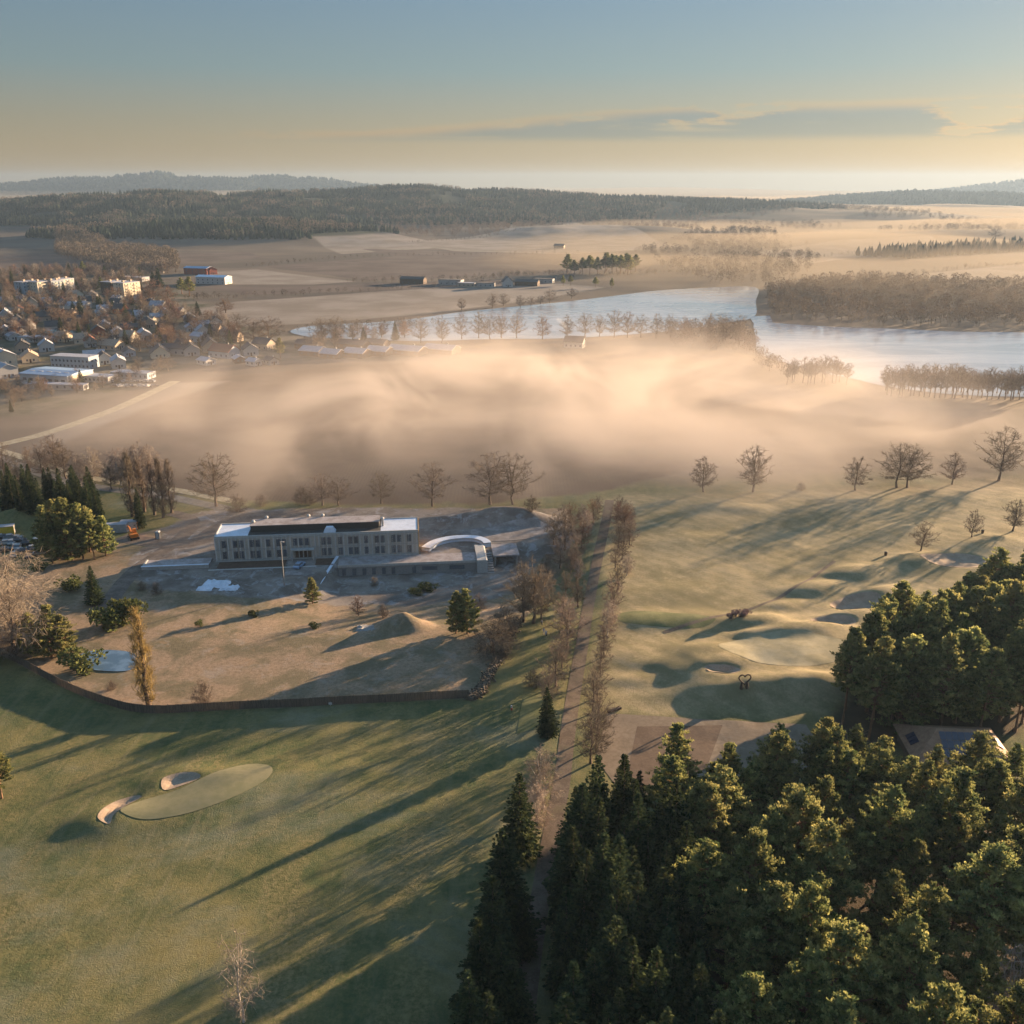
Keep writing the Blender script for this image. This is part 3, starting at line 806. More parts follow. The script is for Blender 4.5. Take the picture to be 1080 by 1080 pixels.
def bare(seed, h=18.0, trunk=.22, wide=.36, p=.8, nl=18, nb=7, nt=13, tw=.055, tl=1.0, out=.9, upw=.5, stems=1, r0=None, start=.45, flat=1.0, wob=.25):
    """leafless tree: a trunk, limbs reaching into a crown envelope, branches and a haze of thin twigs.
    wide: crown radius / height, p: shape of the envelope (small = widest low down), out/upw: twig direction"""
    rng = np.random.default_rng(seed)
    acc, cr = Acc(), Acc(); W = wide * h; zb = trunk * h; r0 = r0 or h * .019
    ph = rng.uniform(0, 6.28, 4)
    def env(u, az):
        return W * np.sin(np.pi * np.clip(u, .0, 1) ** p) ** .62 * (1 + wob * (np.sin(2 * az + ph[0]) * .4 + np.sin(3 * az + 5 * u + ph[1]) * .4 + np.sin(5 * az - 7 * u + ph[2]) * .3)) + .1
    axes = []
    for s in range(stems):
        o_ = rng.normal(size=2) * (.35 * (stems > 1)); ln = rng.normal(size=2) * (.06 + .12 * (stems > 1)) * h * .5
        top = h * (.80 if stems == 1 else rng.uniform(.6, .85)); pp = np.array([o_[0], o_[1], -.3]); ax = [pp]
        for i in range(6):
            t = (i + 1) / 6; q_ = np.array([o_[0] + ln[0] * t * t + rng.normal() * .012 * h, o_[1] + ln[1] * t * t + rng.normal() * .012 * h, top * t])
            prism_seg(acc, pp, q_, r0 * (1 - .85 * i / 6) * (1.35 if i == 0 else 1), r0 * (1 - .85 * t), 6); pp = q_; ax.append(q_)
        axes.append(np.array(ax))
    tp, tq, tr = [], [], []
    for k in range(nl):
        u = (k + rng.uniform(.2, .8)) / nl; az = k * 2.4 + rng.uniform(-.5, .5)
        ze = zb + (h - zb) * u; ax = axes[k % stems]
        zs = max(zb * .75, zb * .8 + (ze - zb) * start); zs = min(zs, ax[-1][2] * .98)
        j = np.clip(np.searchsorted(ax[:, 2], zs), 1, len(ax) - 1); f = (zs - ax[j - 1][2]) / (ax[j][2] - ax[j - 1][2] + 1e-6)
        st = ax[j - 1] * (1 - f) + ax[j] * f
        R_ = env(u, az) * rng.uniform(.72, .95)
        en = np.array([math.cos(az) * R_, math.sin(az) * R_, ze]); L = np.linalg.norm(en - st)
        ct = st + (en - st) * .5 + np.array([0, 0, -.06 * L if upw > 0 else .1 * L]) + rng.normal(size=3) * .07 * L
        tt = np.linspace(0, 1, 5)[:, None]; path = st * (1 - tt) ** 2 + ct * 2 * tt * (1 - tt) + en * tt ** 2
        rl = r0 * (.34 * (1 - .6 * u))
        for i in range(4): prism_seg(acc if i < 3 else cr, path[i], path[i + 1], max(rl * (1 - i / 4.6), tw), max(rl * (1 - (i + 1) / 4.6), tw * .7), 4)
        for b_ in range(nb):
            t = .22 + .78 * (b_ + rng.uniform(0, 1)) / nb; i = min(int(t * 4), 3); f = t * 4 - i
            bs = path[i] * (1 - f) + path[i + 1] * f
            be = bs + rng.normal(size=3) * [.22 * W + .25, .22 * W + .25, .075 * (h - zb) + .15] + np.array([bs[0], bs[1], 0]) * .16 * flat
            be[2] += .035 * h * (1 if upw > 0 else -.6)
            ue = np.clip((be[2] - zb) / (h - zb), .03, .985); az2 = math.atan2(be[1], be[0]); lim = env(ue, az2); rr = math.hypot(be[0], be[1])
            if rr > lim: be[:2] *= lim / rr
            be[2] = zb + ue * (h - zb)
            prism_seg(cr, bs, be, tw * 1.0, tw * .6, 3)
            n = int(nt * rng.uniform(.7, 1.3)); tf = rng.uniform(.15, 1, n)[:, None]
            s_ = bs * (1 - tf) + be * tf
            rad = s_ * [1, 1, 0] / (np.linalg.norm(s_[:, :2], axis=1)[:, None] + .5)
            d = rng.normal(size=(n, 3)) * .75 + rad * out + np.array([0, 0, upw])
            d /= np.linalg.norm(d, axis=1)[:, None]
            tp.append(s_); tq.append(s_ + d * tl * rng.uniform(.45, 1.1, n)[:, None]); tr.append(np.full(n, tw * .5) * rng.uniform(.6, 1.1, n))
    p_, q_ = np.concatenate(tp), np.concatenate(tq); w_ = np.concatenate(tr)[:, None]
    # every twig forks once
    d = q_ - p_; f0 = p_ + d * .5; d2 = d * .6 + rng.normal(size=d.shape) * .3 * tl * .6
    p_ = np.concatenate([p_, f0]); q_ = np.concatenate([q_, f0 + d2]); w_ = np.concatenate([w_, w_ * .8])
    d = q_ - p_; s = np.cross(d, rng.normal(size=d.shape)); s /= np.linalg.norm(s, axis=1)[:, None] + 1e-9
    V = np.stack([p_ - s * w_, p_ + s * w_, q_ + s * w_ * .5, q_ - s * w_ * .5], 1).reshape(-1, 3)
    cr.add(V, np.arange(len(V)).reshape(-1, 4))
    return acc, cr

def bush(seed, h=3.0, w=2.2, n=700, cs=.16):
    rng = np.random.default_rng(seed); acc, cr = Acc(), Acc()
    lob = rng.normal(size=(9, 3)) * [w * .45, w * .45, h * .16] + [0, 0, h * .5]
    for l in lob: prism_seg(acc, (l[0] * .2, l[1] * .2, -.2), l, .06, .02, 4)
    i = rng.integers(0, 9, n); e = rng.normal(size=(n, 3)); e /= np.linalg.norm(e, axis=1)[:, None]
    c = lob[i] + e * rng.uniform(.3, 1, n)[:, None] ** .5 * [w * .42, w * .42, h * .34]; c[:, 2] = np.maximum(c[:, 2], .1)
    V, F = cards(c, rng.uniform(.6, 1.2, n) * cs, rng, 1.4, e + [0, 0, .4], .6); cr.add(V, F)
    return acc, cr

class Proto:
    """one kind of tree: trunk and crown meshes, and a joined mesh for copies too far off to show parts"""
    def __init__(s, kind, pair, tmat, cmat, h):
        a, c = pair; s.h = h
        s.trunk = a.mesh(kind + '_trunk', tmat); s.crown = c.mesh(kind + '_crown', cmat)
        V = np.concatenate(a.V + c.V); na = sum(len(v) for v in a.V)
        fs, mi = [], []
        for A_, o_, k in ((a, 0, 0), (c, na, 1)):
            for f in (A_.F[3], A_.F[4]):
                if f: g = np.concatenate(f) + o_; fs.append(g); mi += [k] * len(g)
        s.joined = mesh_from(kind, V, fs, [tmat, cmat], mi)

def plant(p, name, x, y, h, label, group=None, cat='tree', parts=True, rz=None, wide=1.0, z=None):
    rz = rnd.uniform(0, 6.28) if rz is None else rz
    k = h / p.h; loc = (x, y, (hz(x, y) if z is None else z) - .05)
    if parts:
        t = thing(name, label, cat, loc, rz, group)
        for n_, me in (('trunk', p.trunk), ('crown', p.crown)): obj(n_, me, t)
    else:
        t = tag(obj(name, p.joined, None, loc), label, cat, group); t.rotation_euler = (0, 0, rz)
    wide *= rnd.uniform(.9, 1.14); t.scale = (k * wide, k * wide, k)
    t.rotation_euler = (rnd.uniform(-.04, .04), rnd.uniform(-.04, .04), rz)
    return t

def by_top(px, py, h, z0=0.0):
    return at(px, py, z0 + h)

PINES = [Proto('pine_tree', pine(100 + i, 18 + (i % 3), .26 + .05 * (i % 4), 4.1 + .3 * (i % 4), 1.25), M['bark_pine'], M['pine'], 18 + (i % 3)) for i in range(8)]
LOWP = [Proto('pine_tree', pine(150 + i, 12, .07, 3.6, 1.2), M['bark_pine'], M['pine'], 12) for i in range(3)]
WEEP = Proto('birch_tree', bare(345, 18, .08, .36, .62, 30, 9, 20, .035, 1.6, .6, -.35, r0=.24), M['bark'], M['twig_frost'], 18)
SPRUCES = [Proto('spruce_tree', spruce(200 + i, 20, 3.6 + .35 * (i % 3)), M['bark'], M['spruce'], 20) for i in range(5)]
OAKS = [Proto('oak_tree', bare(300 + i, 18, .2, .40 + .03 * (i % 3), .75, 22, 7, 13, .065, 1.3), M['bark'], M['twig'], 18) for i in range(4)]
ROUNDS = [Proto('lime_tree', bare(320 + i, 14, .17, .29 + .03 * (i % 3), .72, 20, 7, 13, .055, 1.05, .7, .7), M['bark'], M['twig'], 14) for i in range(4)]
FROSTS = [Proto('birch_tree', bare(340 + i, 14, .15, .27 + .03 * i, .68, 22, 7, 15, .055, 1.2, .8, -.25), M['bark_birch'], M['twig_frost'], 14) for i in range(3)]
ALDERS = [Proto('alder_tree', bare(360 + i, 15, .38, .22, .8, 14, 6, 11, .08, 1.2, .8, .4), M['bark'], M['twig'], 15) for i in range(3)]
POPLARS = [Proto('poplar_tree', bare(380 + i, 20, .05, .085, .6, 30, 6, 14, .055, 1.2, .2, 1.5, start=.80, flat=.3), M['bark'], M['twig_gold'], 20) for i in range(2)]
POPB = [Proto('poplar_tree', bare(385 + i, 20, .05, .095, .6, 30, 6, 13, .055, 1.2, .2, 1.5, start=.80, flat=.3), M['bark'], M['twig'], 20) for i in range(2)]
REDS = [Proto('beech_tree', bare(390, 14, .15, .34, .7, 20, 7, 14, .06, 1.1), M['bark'], M['twig_red'], 14)]
BUSHES = [Proto('evergreen_bush', bush(400 + i), M['bark'], M['shrub'], 3.0) for i in range(2)]
THORNS = [Proto('thorn_bush', bare(410 + i, 5, .03, .5, .55, 22, 6, 12, .03, .7, .6, .7, stems=4, r0=.06), M['bark'], M['twig'], 5) for i in range(2)]

# --- conifers close to the camera
def scatter(poly, step, seed, jit=.38):
    r = random.Random(seed); P = np.asarray(poly, float); lo, hi = P.min(0), P.max(0); out = []
    j = 0; y = lo[1]
    while y < hi[1]:
        x = lo[0] + (step / 2 if j % 2 else 0)
        while x < hi[0]:
            a, b = x + r.uniform(-jit, jit) * step, y + r.uniform(-jit, jit) * step
            if _sdf_full(P, np.array([a]), np.array([b]))[0] < 0: out.append((a, b))
            x += step
        y += step * .87; j += 1
    return out

def project(x, y, z):
    d = y * math.cos(PITCH) - (z - CAMH) * math.sin(PITCH)
    v = -(y * math.sin(PITCH) + (z - CAMH) * math.cos(PITCH)) / d
    return 540 + FPX * x / d, 540 + FPX * v

def in_frame(x, y, h, mrg=40):
    if y < 5: return False
    px, py = project(x, y, h); qx, qy = project(x, y, 0)
    return -mrg < px < 1080 + mrg and py < 1080 + mrg

for (a, b) in scatter(PINE_S, 6.7, 11):
    if _sdf_full(np.array(SPR_R), np.array([a]), np.array([b]))[0] < .5: continue
    h = rnd.uniform(15.5, 22.5)
    if b > 122: h = rnd.uniform(14.5, 18)
    if in_frame(a, b, h): plant(rnd.choice(PINES), 'pine_tree', a, b, h, 'tall bushy green pine in the dense sunlit plantation below the solar-panel hut', 'pines of the sunlit plantation', wide=rnd.uniform(1.05, 1.35))
for (a, b) in scatter(PINE_B, 5.1, 12):
    h = rnd.uniform(16.5, 22)
    if in_frame(a, b, h, 60): plant(rnd.choice(PINES + LOWP), 'pine_tree', a, b, h, 'tall dark pine in the shaded stand between the solar-panel hut and the golf green', 'pines of the shaded stand', wide=rnd.uniform(1.0, 1.25))
for (a, b) in scatter(SPR_R, 4.3, 13):
    h = rnd.uniform(17, 22)
    if b > 118: h = rnd.uniform(12.5, 16)
    if in_frame(a, b, h): plant(rnd.choice(SPRUCES), 'spruce_tree', a, b, h, 'dark pointed spruce in the dense block bordering the gravel path', 'spruces of the dense block', wide=rnd.uniform(1.0, 1.2))
lab = ['dark spruce at the front end of the row left of the path', 'tallest dark spruce of the row left of the path', 'slim spruce standing behind the tallest one left of the path']
for k, (tx, ty, h) in enumerate([(548, 812, 16), (535, 872, 19), (530, 905, 15), (520, 925, 17), (509, 968, 18), (528, 985, 16), (497, 1020, 17), (515, 1050, 17), (545, 1010, 12), (552, 945, 10)]):
    x, y = by_top(tx, ty, h)
    plant(SPRUCES[k % 5], 'spruce_tree', x, y, h, ['golden-lit dark spruce heading the row on the left side of the gravel path', 'tallest dark spruce in the row on the left side of the gravel path'][k] if k < 2 else 'dark spruce crowded in the lower end of the row left of the gravel path', 'spruces left of the path', wide=1.25)
for (tx, ty, h, l) in [(900, 968, 13, 'small bare pinkish tree poking out among the pines of the plantation'), (768, 1050, 13, 'bare frosty tree among pines at the bottom edge of the picture'), (1078, 1000, 15, 'bare russet tree at the right edge of the pine plantation'), (1070, 1050, 14, 'bare brown tree at the bottom right corner beside the pines')]:
    x, y = by_top(tx, ty, h); plant(FROSTS[int(tx) % 3], 'birch_tree', x, y, h, l)

def tree_at(p, name, px, py, h, label, group=None, **k):
    x, y = at(px, py); x, y = at(px, py, hz(x, y))
    return plant(p, name, x, y, h, label, group, **k)
def hpx(py, top):
    """height of a tree from its base row and top row"""
    d = at(540, py)[1]; b = at(540, top)[1] if top > 195 else 1e9
    return CAMH - d * math.tan(PITCH + math.atan((top - 540) / FPX))

# --- the row of old trees along the edge of the fog
ROW = [(228, 534, 477, 'O', 'largest spreading bare oak left of the white school building beside the road'), (340, 533, 499, 'O', 'left one of two small bare trees behind the flat school roof'), (357, 533, 503, 'O', 'right one of two small bare trees behind the flat school roof'),
       (402, 531, 497, 'O', 'sparse bare tree in the row between the roof pair and the round oak'), (456, 534, 487, 'O', 'round-crowned bare oak behind the right end of the school building'), (517, 532, 477, 'O', 'left tree of the touching bare pair in front of the fog'), (541, 532, 478, 'O', 'right tree of the touching bare pair in front of the fog'),
       (742, 519, 481, 'R', 'pale bare tree veiled by fog at the edge of the golf course'), (794, 519, 469, 'R', 'upright bare tree in the fog edge with a straight trunk'), (902, 517, 481, 'R', 'small narrow bare tree between the fog and the golden broad oak'), (946, 514, 467, 'O', 'left half of the broad golden twin oak beside the golf course'), (957, 514, 468, 'O', 'right half of the broad golden twin oak beside the golf course'),
       (1004, 511, 477, 'R', 'small round bare tree between the golden oak and the tall edge tree'), (1053, 507, 449, 'O', 'tallest bare tree of the row near the right edge of the picture'),
       (971, 581, 550, 'R', 'small round bare tree alone on the golden fairway above the bunkers'), (1025, 567, 537, 'R', 'faint small bare tree on the fairway between its two neighbours'), (1068, 560, 526, 'R', 'faint small bare tree on the fairway at the right edge')]
for k, (px, py, tp, kd, l) in enumerate(ROW):
    tree_at((OAKS if kd == 'O' else ROUNDS)[k % 4], 'oak_tree' if kd == 'O' else 'lime_tree', px, py, hpx(py, tp), l, 'old trees along the field edge' if py < 540 else 'young trees on the fairway', wide=1.2)

# --- avenue
AVL = [(599, 582, 525), (588, 575, 540), (612, 592, 556), (606, 606, 575), (613, 612, 585), (613, 640, 600), (602, 684, 622), (590, 724, 668), (596, 655, 618), (622, 566, 535), (629, 552, 525), (609, 600, 570), (617, 578, 548), (600, 626, 596), (604, 662, 625), (596, 704, 660), (582, 742, 700), (594, 600, 560), (580, 610, 580), (618, 552, 530), (606, 560, 528), (634, 540, 522)]
AVR = [(654, 565, 532), (648, 578, 548), (645, 599, 572), (642, 647, 600), (636, 671, 634), (629, 714, 672), (622, 752, 702), (619, 805, 745), (628, 775, 722), (660, 550, 528), (655, 556, 530), (650, 545, 522), (652, 590, 560), (648, 622, 590), (640, 660, 628), (633, 692, 655), (626, 735, 692), (660, 575, 545), (624, 788, 735), (657, 607, 580), (646, 552, 528)]
avlab = 'small bare tree of the row lining the %s side of the gravel path'
for side, L_ in (('left', AVL), ('right', AVR)):
    for k, (px, py, tp) in enumerate(L_):
        dark = py < 580
        ext = {0: ('dark reddish tree at the foggy top end of the left path row', None), 6: ('thin upright bare tree left of the path opposite the elongated tee', None), 7: ('bare tree left of the path just above the lone spruce', None)}.get(k) if side == 'left' else {3: ('round bare tree right of the path beside the elongated tee', None), 7: ('largest bushy bare tree right of the path next to the range apron', None)}.get(k)
        h_ = max(5, hpx(py, tp) * (.98 if dark else .88)); px += (-3.5 if side == 'left' else 4)
        tree_at((REDS + ROUNDS)[0] if dark and k % 2 == 0 else (ROUNDS + FROSTS[:1])[k % 5], 'lime_tree', px, py, h_, ext[0] if ext else avlab % side, 'avenue trees ' + side + ' of the path', wide=1.08)
tree_at(SPRUCES[1], 'spruce_tree', 578, 776, hpx(776, 725), 'lone dark conical spruce left of the path beside the tee', wide=1.15)
tree_at(FROSTS[1], 'birch_tree', 573, 852, hpx(852, 786), 'pale pinkish bare tree left of the path behind the spruce row')
tree_at(FROSTS[2], 'birch_tree', 566, 880, 10, 'low pale bare tree squeezed between the spruce row and the path')
for k, (px, py, tp, dx) in enumerate([(552, 656, 592, 0), (562, 657, 588, 0), (571, 652, 596, 0)]):
    tree_at(ROUNDS[k], 'lime_tree', px, py, hpx(py, tp), ['left stem of the golden bare tree clump above the two golfers', 'middle stem of the golden bare tree clump above the two golfers', 'right stem of the golden bare tree clump above the two golfers'][k], 'golden tree clump')
for k, (px, py, h, l) in enumerate([(520, 692, 9, 'broad twiggy bare shrub beside the hedge corner of the rough meadow'), (531, 672, 8, 'twiggy bare shrub behind the broad one by the hedge'), (563, 724, 4, 'low round bare bush left of the path above the lone spruce'), (505, 640, 4, 'thin bare bush behind the twin pine')]):
    tree_at(THORNS[k % 2], 'thorn_bush', px, py, h, l, cat='shrub', wide=1.3)
tree_at(LOWP[0], 'pine_tree', 481, 668, hpx(668, 624), 'left half of the green twin pine on the rough meadow', 'twin pine on the meadow', wide=1.05)
tree_at(LOWP[1], 'pine_tree', 493, 668, hpx(668, 622), 'right half of the green twin pine on the rough meadow', 'twin pine on the meadow', wide=1.05)
tree_at(LOWP[2], 'pine_tree', 330, 636, 7, 'small round green pine in front of the low school wing', wide=1.3)
tree_at(REDS[0], 'beech_tree', 378, 648, 6, 'small reddish-brown tree with dry leaves on the rough meadow')
# --- left side of the meadow
tree_at(POPLARS[0], 'poplar_tree', 158, 748, hpx(748, 640), 'tall golden columnar poplar at the fence beside the pond', rz=1, wide=1.15)
for k, (px, py, tp, w_) in enumerate([(140, 545, 478, 1.5), (152, 540, 484, 1.2), (163, 543, 486, 1.1), (172, 546, 483, 1.1), (181, 541, 485, 1.1)]):
    tree_at(POPB[k % 2], 'poplar_tree', px, py, hpx(py, tp), ['broadest and leftmost columnar poplar by the site road', 'second poplar from the left by the site road', 'middle poplar of the five by the site road', 'tallest slim poplar by the site road', 'rightmost columnar poplar by the bend of the site road'][k], 'poplars by the site road', wide=w_)
tree_at(SPRUCES[0], 'spruce_tree', 148, 557, 13, 'dark pointed spruce in front of the poplars')
r2 = random.Random(5)
for k in range(20):
    px = 8 + 98 * k / 19 + r2.uniform(-3, 3); py = 534 + r2.uniform(-10, 14)
    tree_at(SPRUCES[k % 5], 'spruce_tree', px, py, r2.uniform(11, 15.5), 'dark spruce in the dense block left of the site road', 'spruce block left of the site road', wide=1.05)
for k, (px, py, tp) in enumerate([(50, 585, 535), (62, 590, 530), (76, 592, 527), (88, 590, 532), (100, 590, 540), (112, 586, 545), (70, 580, 532), (95, 582, 535), (56, 594, 545)]):
    tree_at((LOWP + PINES)[k % 5], 'pine_tree', px, py, hpx(py, tp), 'dark green pine in the clump beside the orange excavator', 'pine clump by the excavator', wide=1.2)
tree_at(WEEP, 'birch_tree', 16, 690, hpx(690, 570), 'large rounded pale bare birch at the left edge of the picture', wide=1.25)
tree_at(WEEP, 'birch_tree', -10, 680, hpx(680, 580), 'pale bare birch cut by the left edge of the picture', wide=1.4)
tree_at(SPRUCES[3], 'spruce_tree', 100, 637, hpx(637, 597), 'solitary dark spruce between the birch and the low concrete terrace', wide=1.5)
for k, (px, py, h, w_, kd, l) in enumerate([(38, 690, 10, 1.2, 'P', 'leftmost green pine of the bushy group by the pond'), (55, 693, 12.5, 1.1, 'P', 'tallest green pine of the bushy group by the pond'), (70, 690, 9.5, 1.35, 'P', 'wide yellow-green pine of the bushy group by the pond'), (22, 684, 7, 1.2, 'P', 'low pine behind the bushy group by the pond'),
        (116, 660, 5.5, 1.1, 'B', 'left rounded green bush right of the pine group'), (128, 657, 6, 1.0, 'B', 'right rounded green bush right of the pine group'), (140, 655, 6, .9, 'B', 'dark green bush behind the top of the golden poplar'), (75, 622, 4, 1.2, 'B', 'small olive bush left of the solitary spruce'), (42, 603, 2.5, 1.2, 'B', 'low grey bush beside the large birch'), (165, 626, 3, 1.2, 'T', 'dark twiggy bush in front of the low terrace'), (150, 622, 2.5, 1.2, 'T', 'low twiggy bush at the left of the terrace'), (88, 706, 5, 1.2, 'B', 'green bush on the left bank of the pond'),
        (210, 660, 1.6, 1, 'B', 'tiny green bush left on the rough meadow'), (268, 650, 1.8, 1, 'B', 'tiny dark bush in the middle of the rough meadow'), (214, 745, 6, .8, 'T', 'thin bare sapling in front of the brown fence'), (332, 662, 1.5, 1.2, 'B', 'low olive bush below the small round pine'), (118, 727, 2.2, 1.2, 'T', 'dry bush at the fence left of the golden poplar'), (452, 622, 2, 1.8, 'B', 'low green bush below the school wing'), (440, 625, 1.8, 1.8, 'B', 'low wide bush below the wing windows'), (395, 618, 3, .8, 'T', 'thin bare bush under the wing windows'), (405, 650, 4, .7, 'T', 'thin sapling beside the mossy mound')]):
    p = {"P": LOWP[k % 3], "B": BUSHES[k % 2], "T": THORNS[k % 2]}[kd]
    tree_at(p, {'P': 'pine_tree', 'B': 'evergreen_bush', 'T': 'thorn_bush'}[kd], px, py, h, l, cat='tree' if kd == 'P' else 'bush', wide=w_)
tree_at(PINES[5], 'pine_tree', 2, 842, 10, 'green pine cut by the left edge beside the lower golf green', wide=1.4)
THINB = Proto('birch_tree', bare(349, 14, .12, .24, .7, 16, 6, 8, .032, 1.2, .8, -.15, r0=.16), M['bark_birch'], M['twig_frost'], 14)
tree_at(THINB, 'birch_tree', 257, 1078, hpx(1078, 975), 'bare pale birch standing alone on the grass at the bottom', wide=.8)
for k, (px, py, h) in enumerate([(20, 515, 11), (45, 505, 13), (60, 500, 15), (70, 505, 13), (85, 512, 12), (98, 508, 13), (128, 512, 14), (138, 510, 13), (118, 516, 10), (5, 500, 12), (32, 498, 10), (150, 512, 16), (160, 508, 14)]):
    tree_at((ROUNDS + FROSTS)[k % 7], 'lime_tree', px, py, h, 'frosty bare pink-lit tree behind the spruce block' if k == 2 else 'bare tree in the thicket behind the spruce block', 'thicket behind the spruce block', wide=1.2)
for k, (px, py, h) in enumerate([(318, 531, 6), (327, 532, 5), (275, 533, 4), (250, 540, 6), (845, 517, 3), (560, 545, 5)]):
    tree_at(THORNS[k % 2], 'thorn_bush', px, py, h, ['left low bare bush beside the roof pair of trees', 'right low bare bush beside the roof pair of trees', 'low bush between the big oak and the roof pair', 'reddish bare bush left of the school roof', 'small reddish bush on the fog edge beside the straight-trunked tree', 'bare bush at the right foot of the spoil heap'][k], cat='bush', wide=1.2)
# ------------------------------------------------------------------ far woods (masses nobody could count)
def ring_trees(x, y, z, h, r, rng):
    n = len(x); k = 6; a = np.arange(k) * 2 * np.pi / k
    V = []; base = np.stack([x, y, z], 1)
    for zf, rf in ((.05, .85), (.35, 1.0), (.70, .48)):
        rr = r[:, None] * rf * rng.uniform(.7, 1.25, (n, k)); aa = a[None] + rng.uniform(0, 1, (n, 1))
        V.append(np.stack([x[:, None] + rr * np.cos(aa), y[:, None] + rr * np.sin(aa), (z + h * zf)[:, None] + rng.uniform(-.05, .05, (n, k)) * h[:, None]], 2))
    V = np.concatenate(V + [np.stack([x + rng.normal(size=n) * .05 * h, y, z + h], 1)[:, None, :]], 1)
    o = (np.arange(n) * (3 * k + 1))[:, None]
    i = np.arange(k); j = (i + 1) % k; Q, T = [], []
    for l in range(2): Q.append(np.stack([o + l * k + i, o + l * k + j, o + (l + 1) * k + j, o + (l + 1) * k + i], 2).reshape(-1, 4))
    T.append(np.stack([o + 2 * k + i, o + 2 * k + j, o + 3 * k + 0 * i], 2).reshape(-1, 3))
    return V.reshape(-1, 3), [np.concatenate(T), np.concatenate(Q)]

def grid_pts(x0, x1, y0, y1, step, rng):
    xs, ys = np.meshgrid(np.arange(x0, x1, step), np.arange(y0, y1, step))
    x = xs.ravel() + rng.uniform(-.45, .45, xs.size) * step; y = ys.ravel() + rng.uniform(-.45, .45, xs.size) * step
    return x, y

def conifer_mass(name, x, y, h0, h1, w, mat, seed):
    rng = np.random.default_rng(seed); h = rng.uniform(h0, h1, len(x))
    V, F = ring_trees(x, y, height(x, y) - .5, h, h * w * rng.uniform(.8, 1.2, len(x)), rng)
    return tag(obj(name, mesh_from(name, V, F, mat)), kind='stuff')

rng = np.random.default_rng(5)
def not_in(x, y, polys):
    k = np.ones(len(x), bool)
    for P in polys: k &= sdf(np.asarray(P), x, y) > 4
    return k
x, y = grid_pts(-1900, 500, 1500, 3050, 10.5, rng)
k = (hill('A', x, y) + 1.3 * hill('B', x, y) + 4 * fbm(x, y, 90, 3) > 11) & not_in(x, y, PALE + DARKF) & (fbm(x, y, 160, 8, 3) > -.19)
conifer_mass('forest', x[k], y[k], 9, 17, .24, M['farwood'], 1)
kb = k & (fbm(x, y, 55, 88, 3) > .15); bare_later = (x[kb], y[kb])
x, y = grid_pts(-700, 1200, 2300, 3500, 13, rng)
k = (hill('C', x, y) + 5 * fbm(x, y, 120, 4) > 9) & not_in(x, y, PALE) & (hill('A', x, y) < 9) & (fbm(x, y, 200, 18, 3) > -.17)
conifer_mass('forest', x[k], y[k], 10, 18, .25, M['farwood'], 2)
for q_, (kk, st) in enumerate((('D', 34), ('E', 34), ('F', 22))):
    cx, cy, sx, sy, hh = HILLS[kk]
    x, y = grid_pts(cx - 1.6 * sx, cx + 1.6 * sx, cy - 1.7 * sy, cy + .7 * sy, st, rng)
    k = hill(kk, x, y) > hh * .12
    conifer_mass('forest', x[k], y[k], 16, 26, .45, M['farwood'], 3 + q_)
# dark ridgelines of wood poking out of the valley mist
for q_, (x0, x1, yy, dd) in enumerate(((-2600, -900, 3900, 130), (-300, 1500, 5200, 200), (700, 2300, 3900, 110), (1900, 3600, 5200, 160))):
    x, y = grid_pts(x0, x1, yy - dd, yy + dd, 20, rng)
    k = (np.abs(y - yy - 90 * np.sin(x / 300)) < dd * (.8 + 1.2 * fbm(x, y, 500, 20 + q_, 3))) & (fbm(x, y, 350, 30 + q_, 3) > -.12)
    conifer_mass('forest', x[k], y[k], 16, 25, .34, M['farwood'], 7 + q_)
# near edge of the hill forest and conifer lines in the haze
def px_scatter(poly, step, seed):
    P = pts(*poly); lo, hi = P.min(0), P.max(0); r_ = np.random.default_rng(seed)
    x, y = grid_pts(lo[0], hi[0], lo[1], hi[1], step, r_); k = _sdf_full(P, x, y) < 0
    return x[k], y[k]
x, y = px_scatter([(900, 270), (960, 265), (1080, 259), (1160, 257), (1160, 262), (1080, 265), (960, 273)], 12, 3)
conifer_mass('forest', x, y, 11, 19, .22, M['farwood'], 12)

def bare_mass(name, x, y, h0, h1, mat, seed, n=95):
    """loose twiggy crowns on stems"""
    r_ = np.random.default_rng(seed); m_ = len(x); h = r_.uniform(h0, h1, m_); z = height(x, y)
    e = r_.normal(size=(m_, n, 3)); e /= np.linalg.norm(e, axis=2)[:, :, None]; e *= r_.uniform(.3, 1, (m_, n, 1)) ** .4
    c = np.stack([x, y, z], 1)[:, None, :] + e * (h[:, None, None] * np.array([.33, .33, .36])) + np.array([0, 0, 1.0]) * (h * .6)[:, None, None]
    sz = np.repeat(h * .026, n) * r_.uniform(.6, 1.4, m_ * n)
    V, F = cards(c.reshape(-1, 3), sz, r_, 1.7, np.tile([0, 0, .9], (m_ * n, 1)), .7)
    s = h * .014
    B = np.stack([np.stack([x - s, y, z - .3], 1), np.stack([x + s, y, z - .3], 1), np.stack([x + s * .4, y, z + h * .75], 1), np.stack([x - s * .4, y, z + h * .75], 1)], 1).reshape(-1, 3)
    B2 = np.stack([np.stack([x, y - s, z - .3], 1), np.stack([x, y + s, z - .3], 1), np.stack([x, y + s * .4, z + h * .75], 1), np.stack([x, y - s * .4, z + h * .75], 1)], 1).reshape(-1, 3)
    VV = np.concatenate([V, B, B2]); nf = len(VV) // 4
    return tag(obj(name, mesh_from(name, VV, [np.arange(4 * nf).reshape(-1, 4)], mat)), kind='stuff')

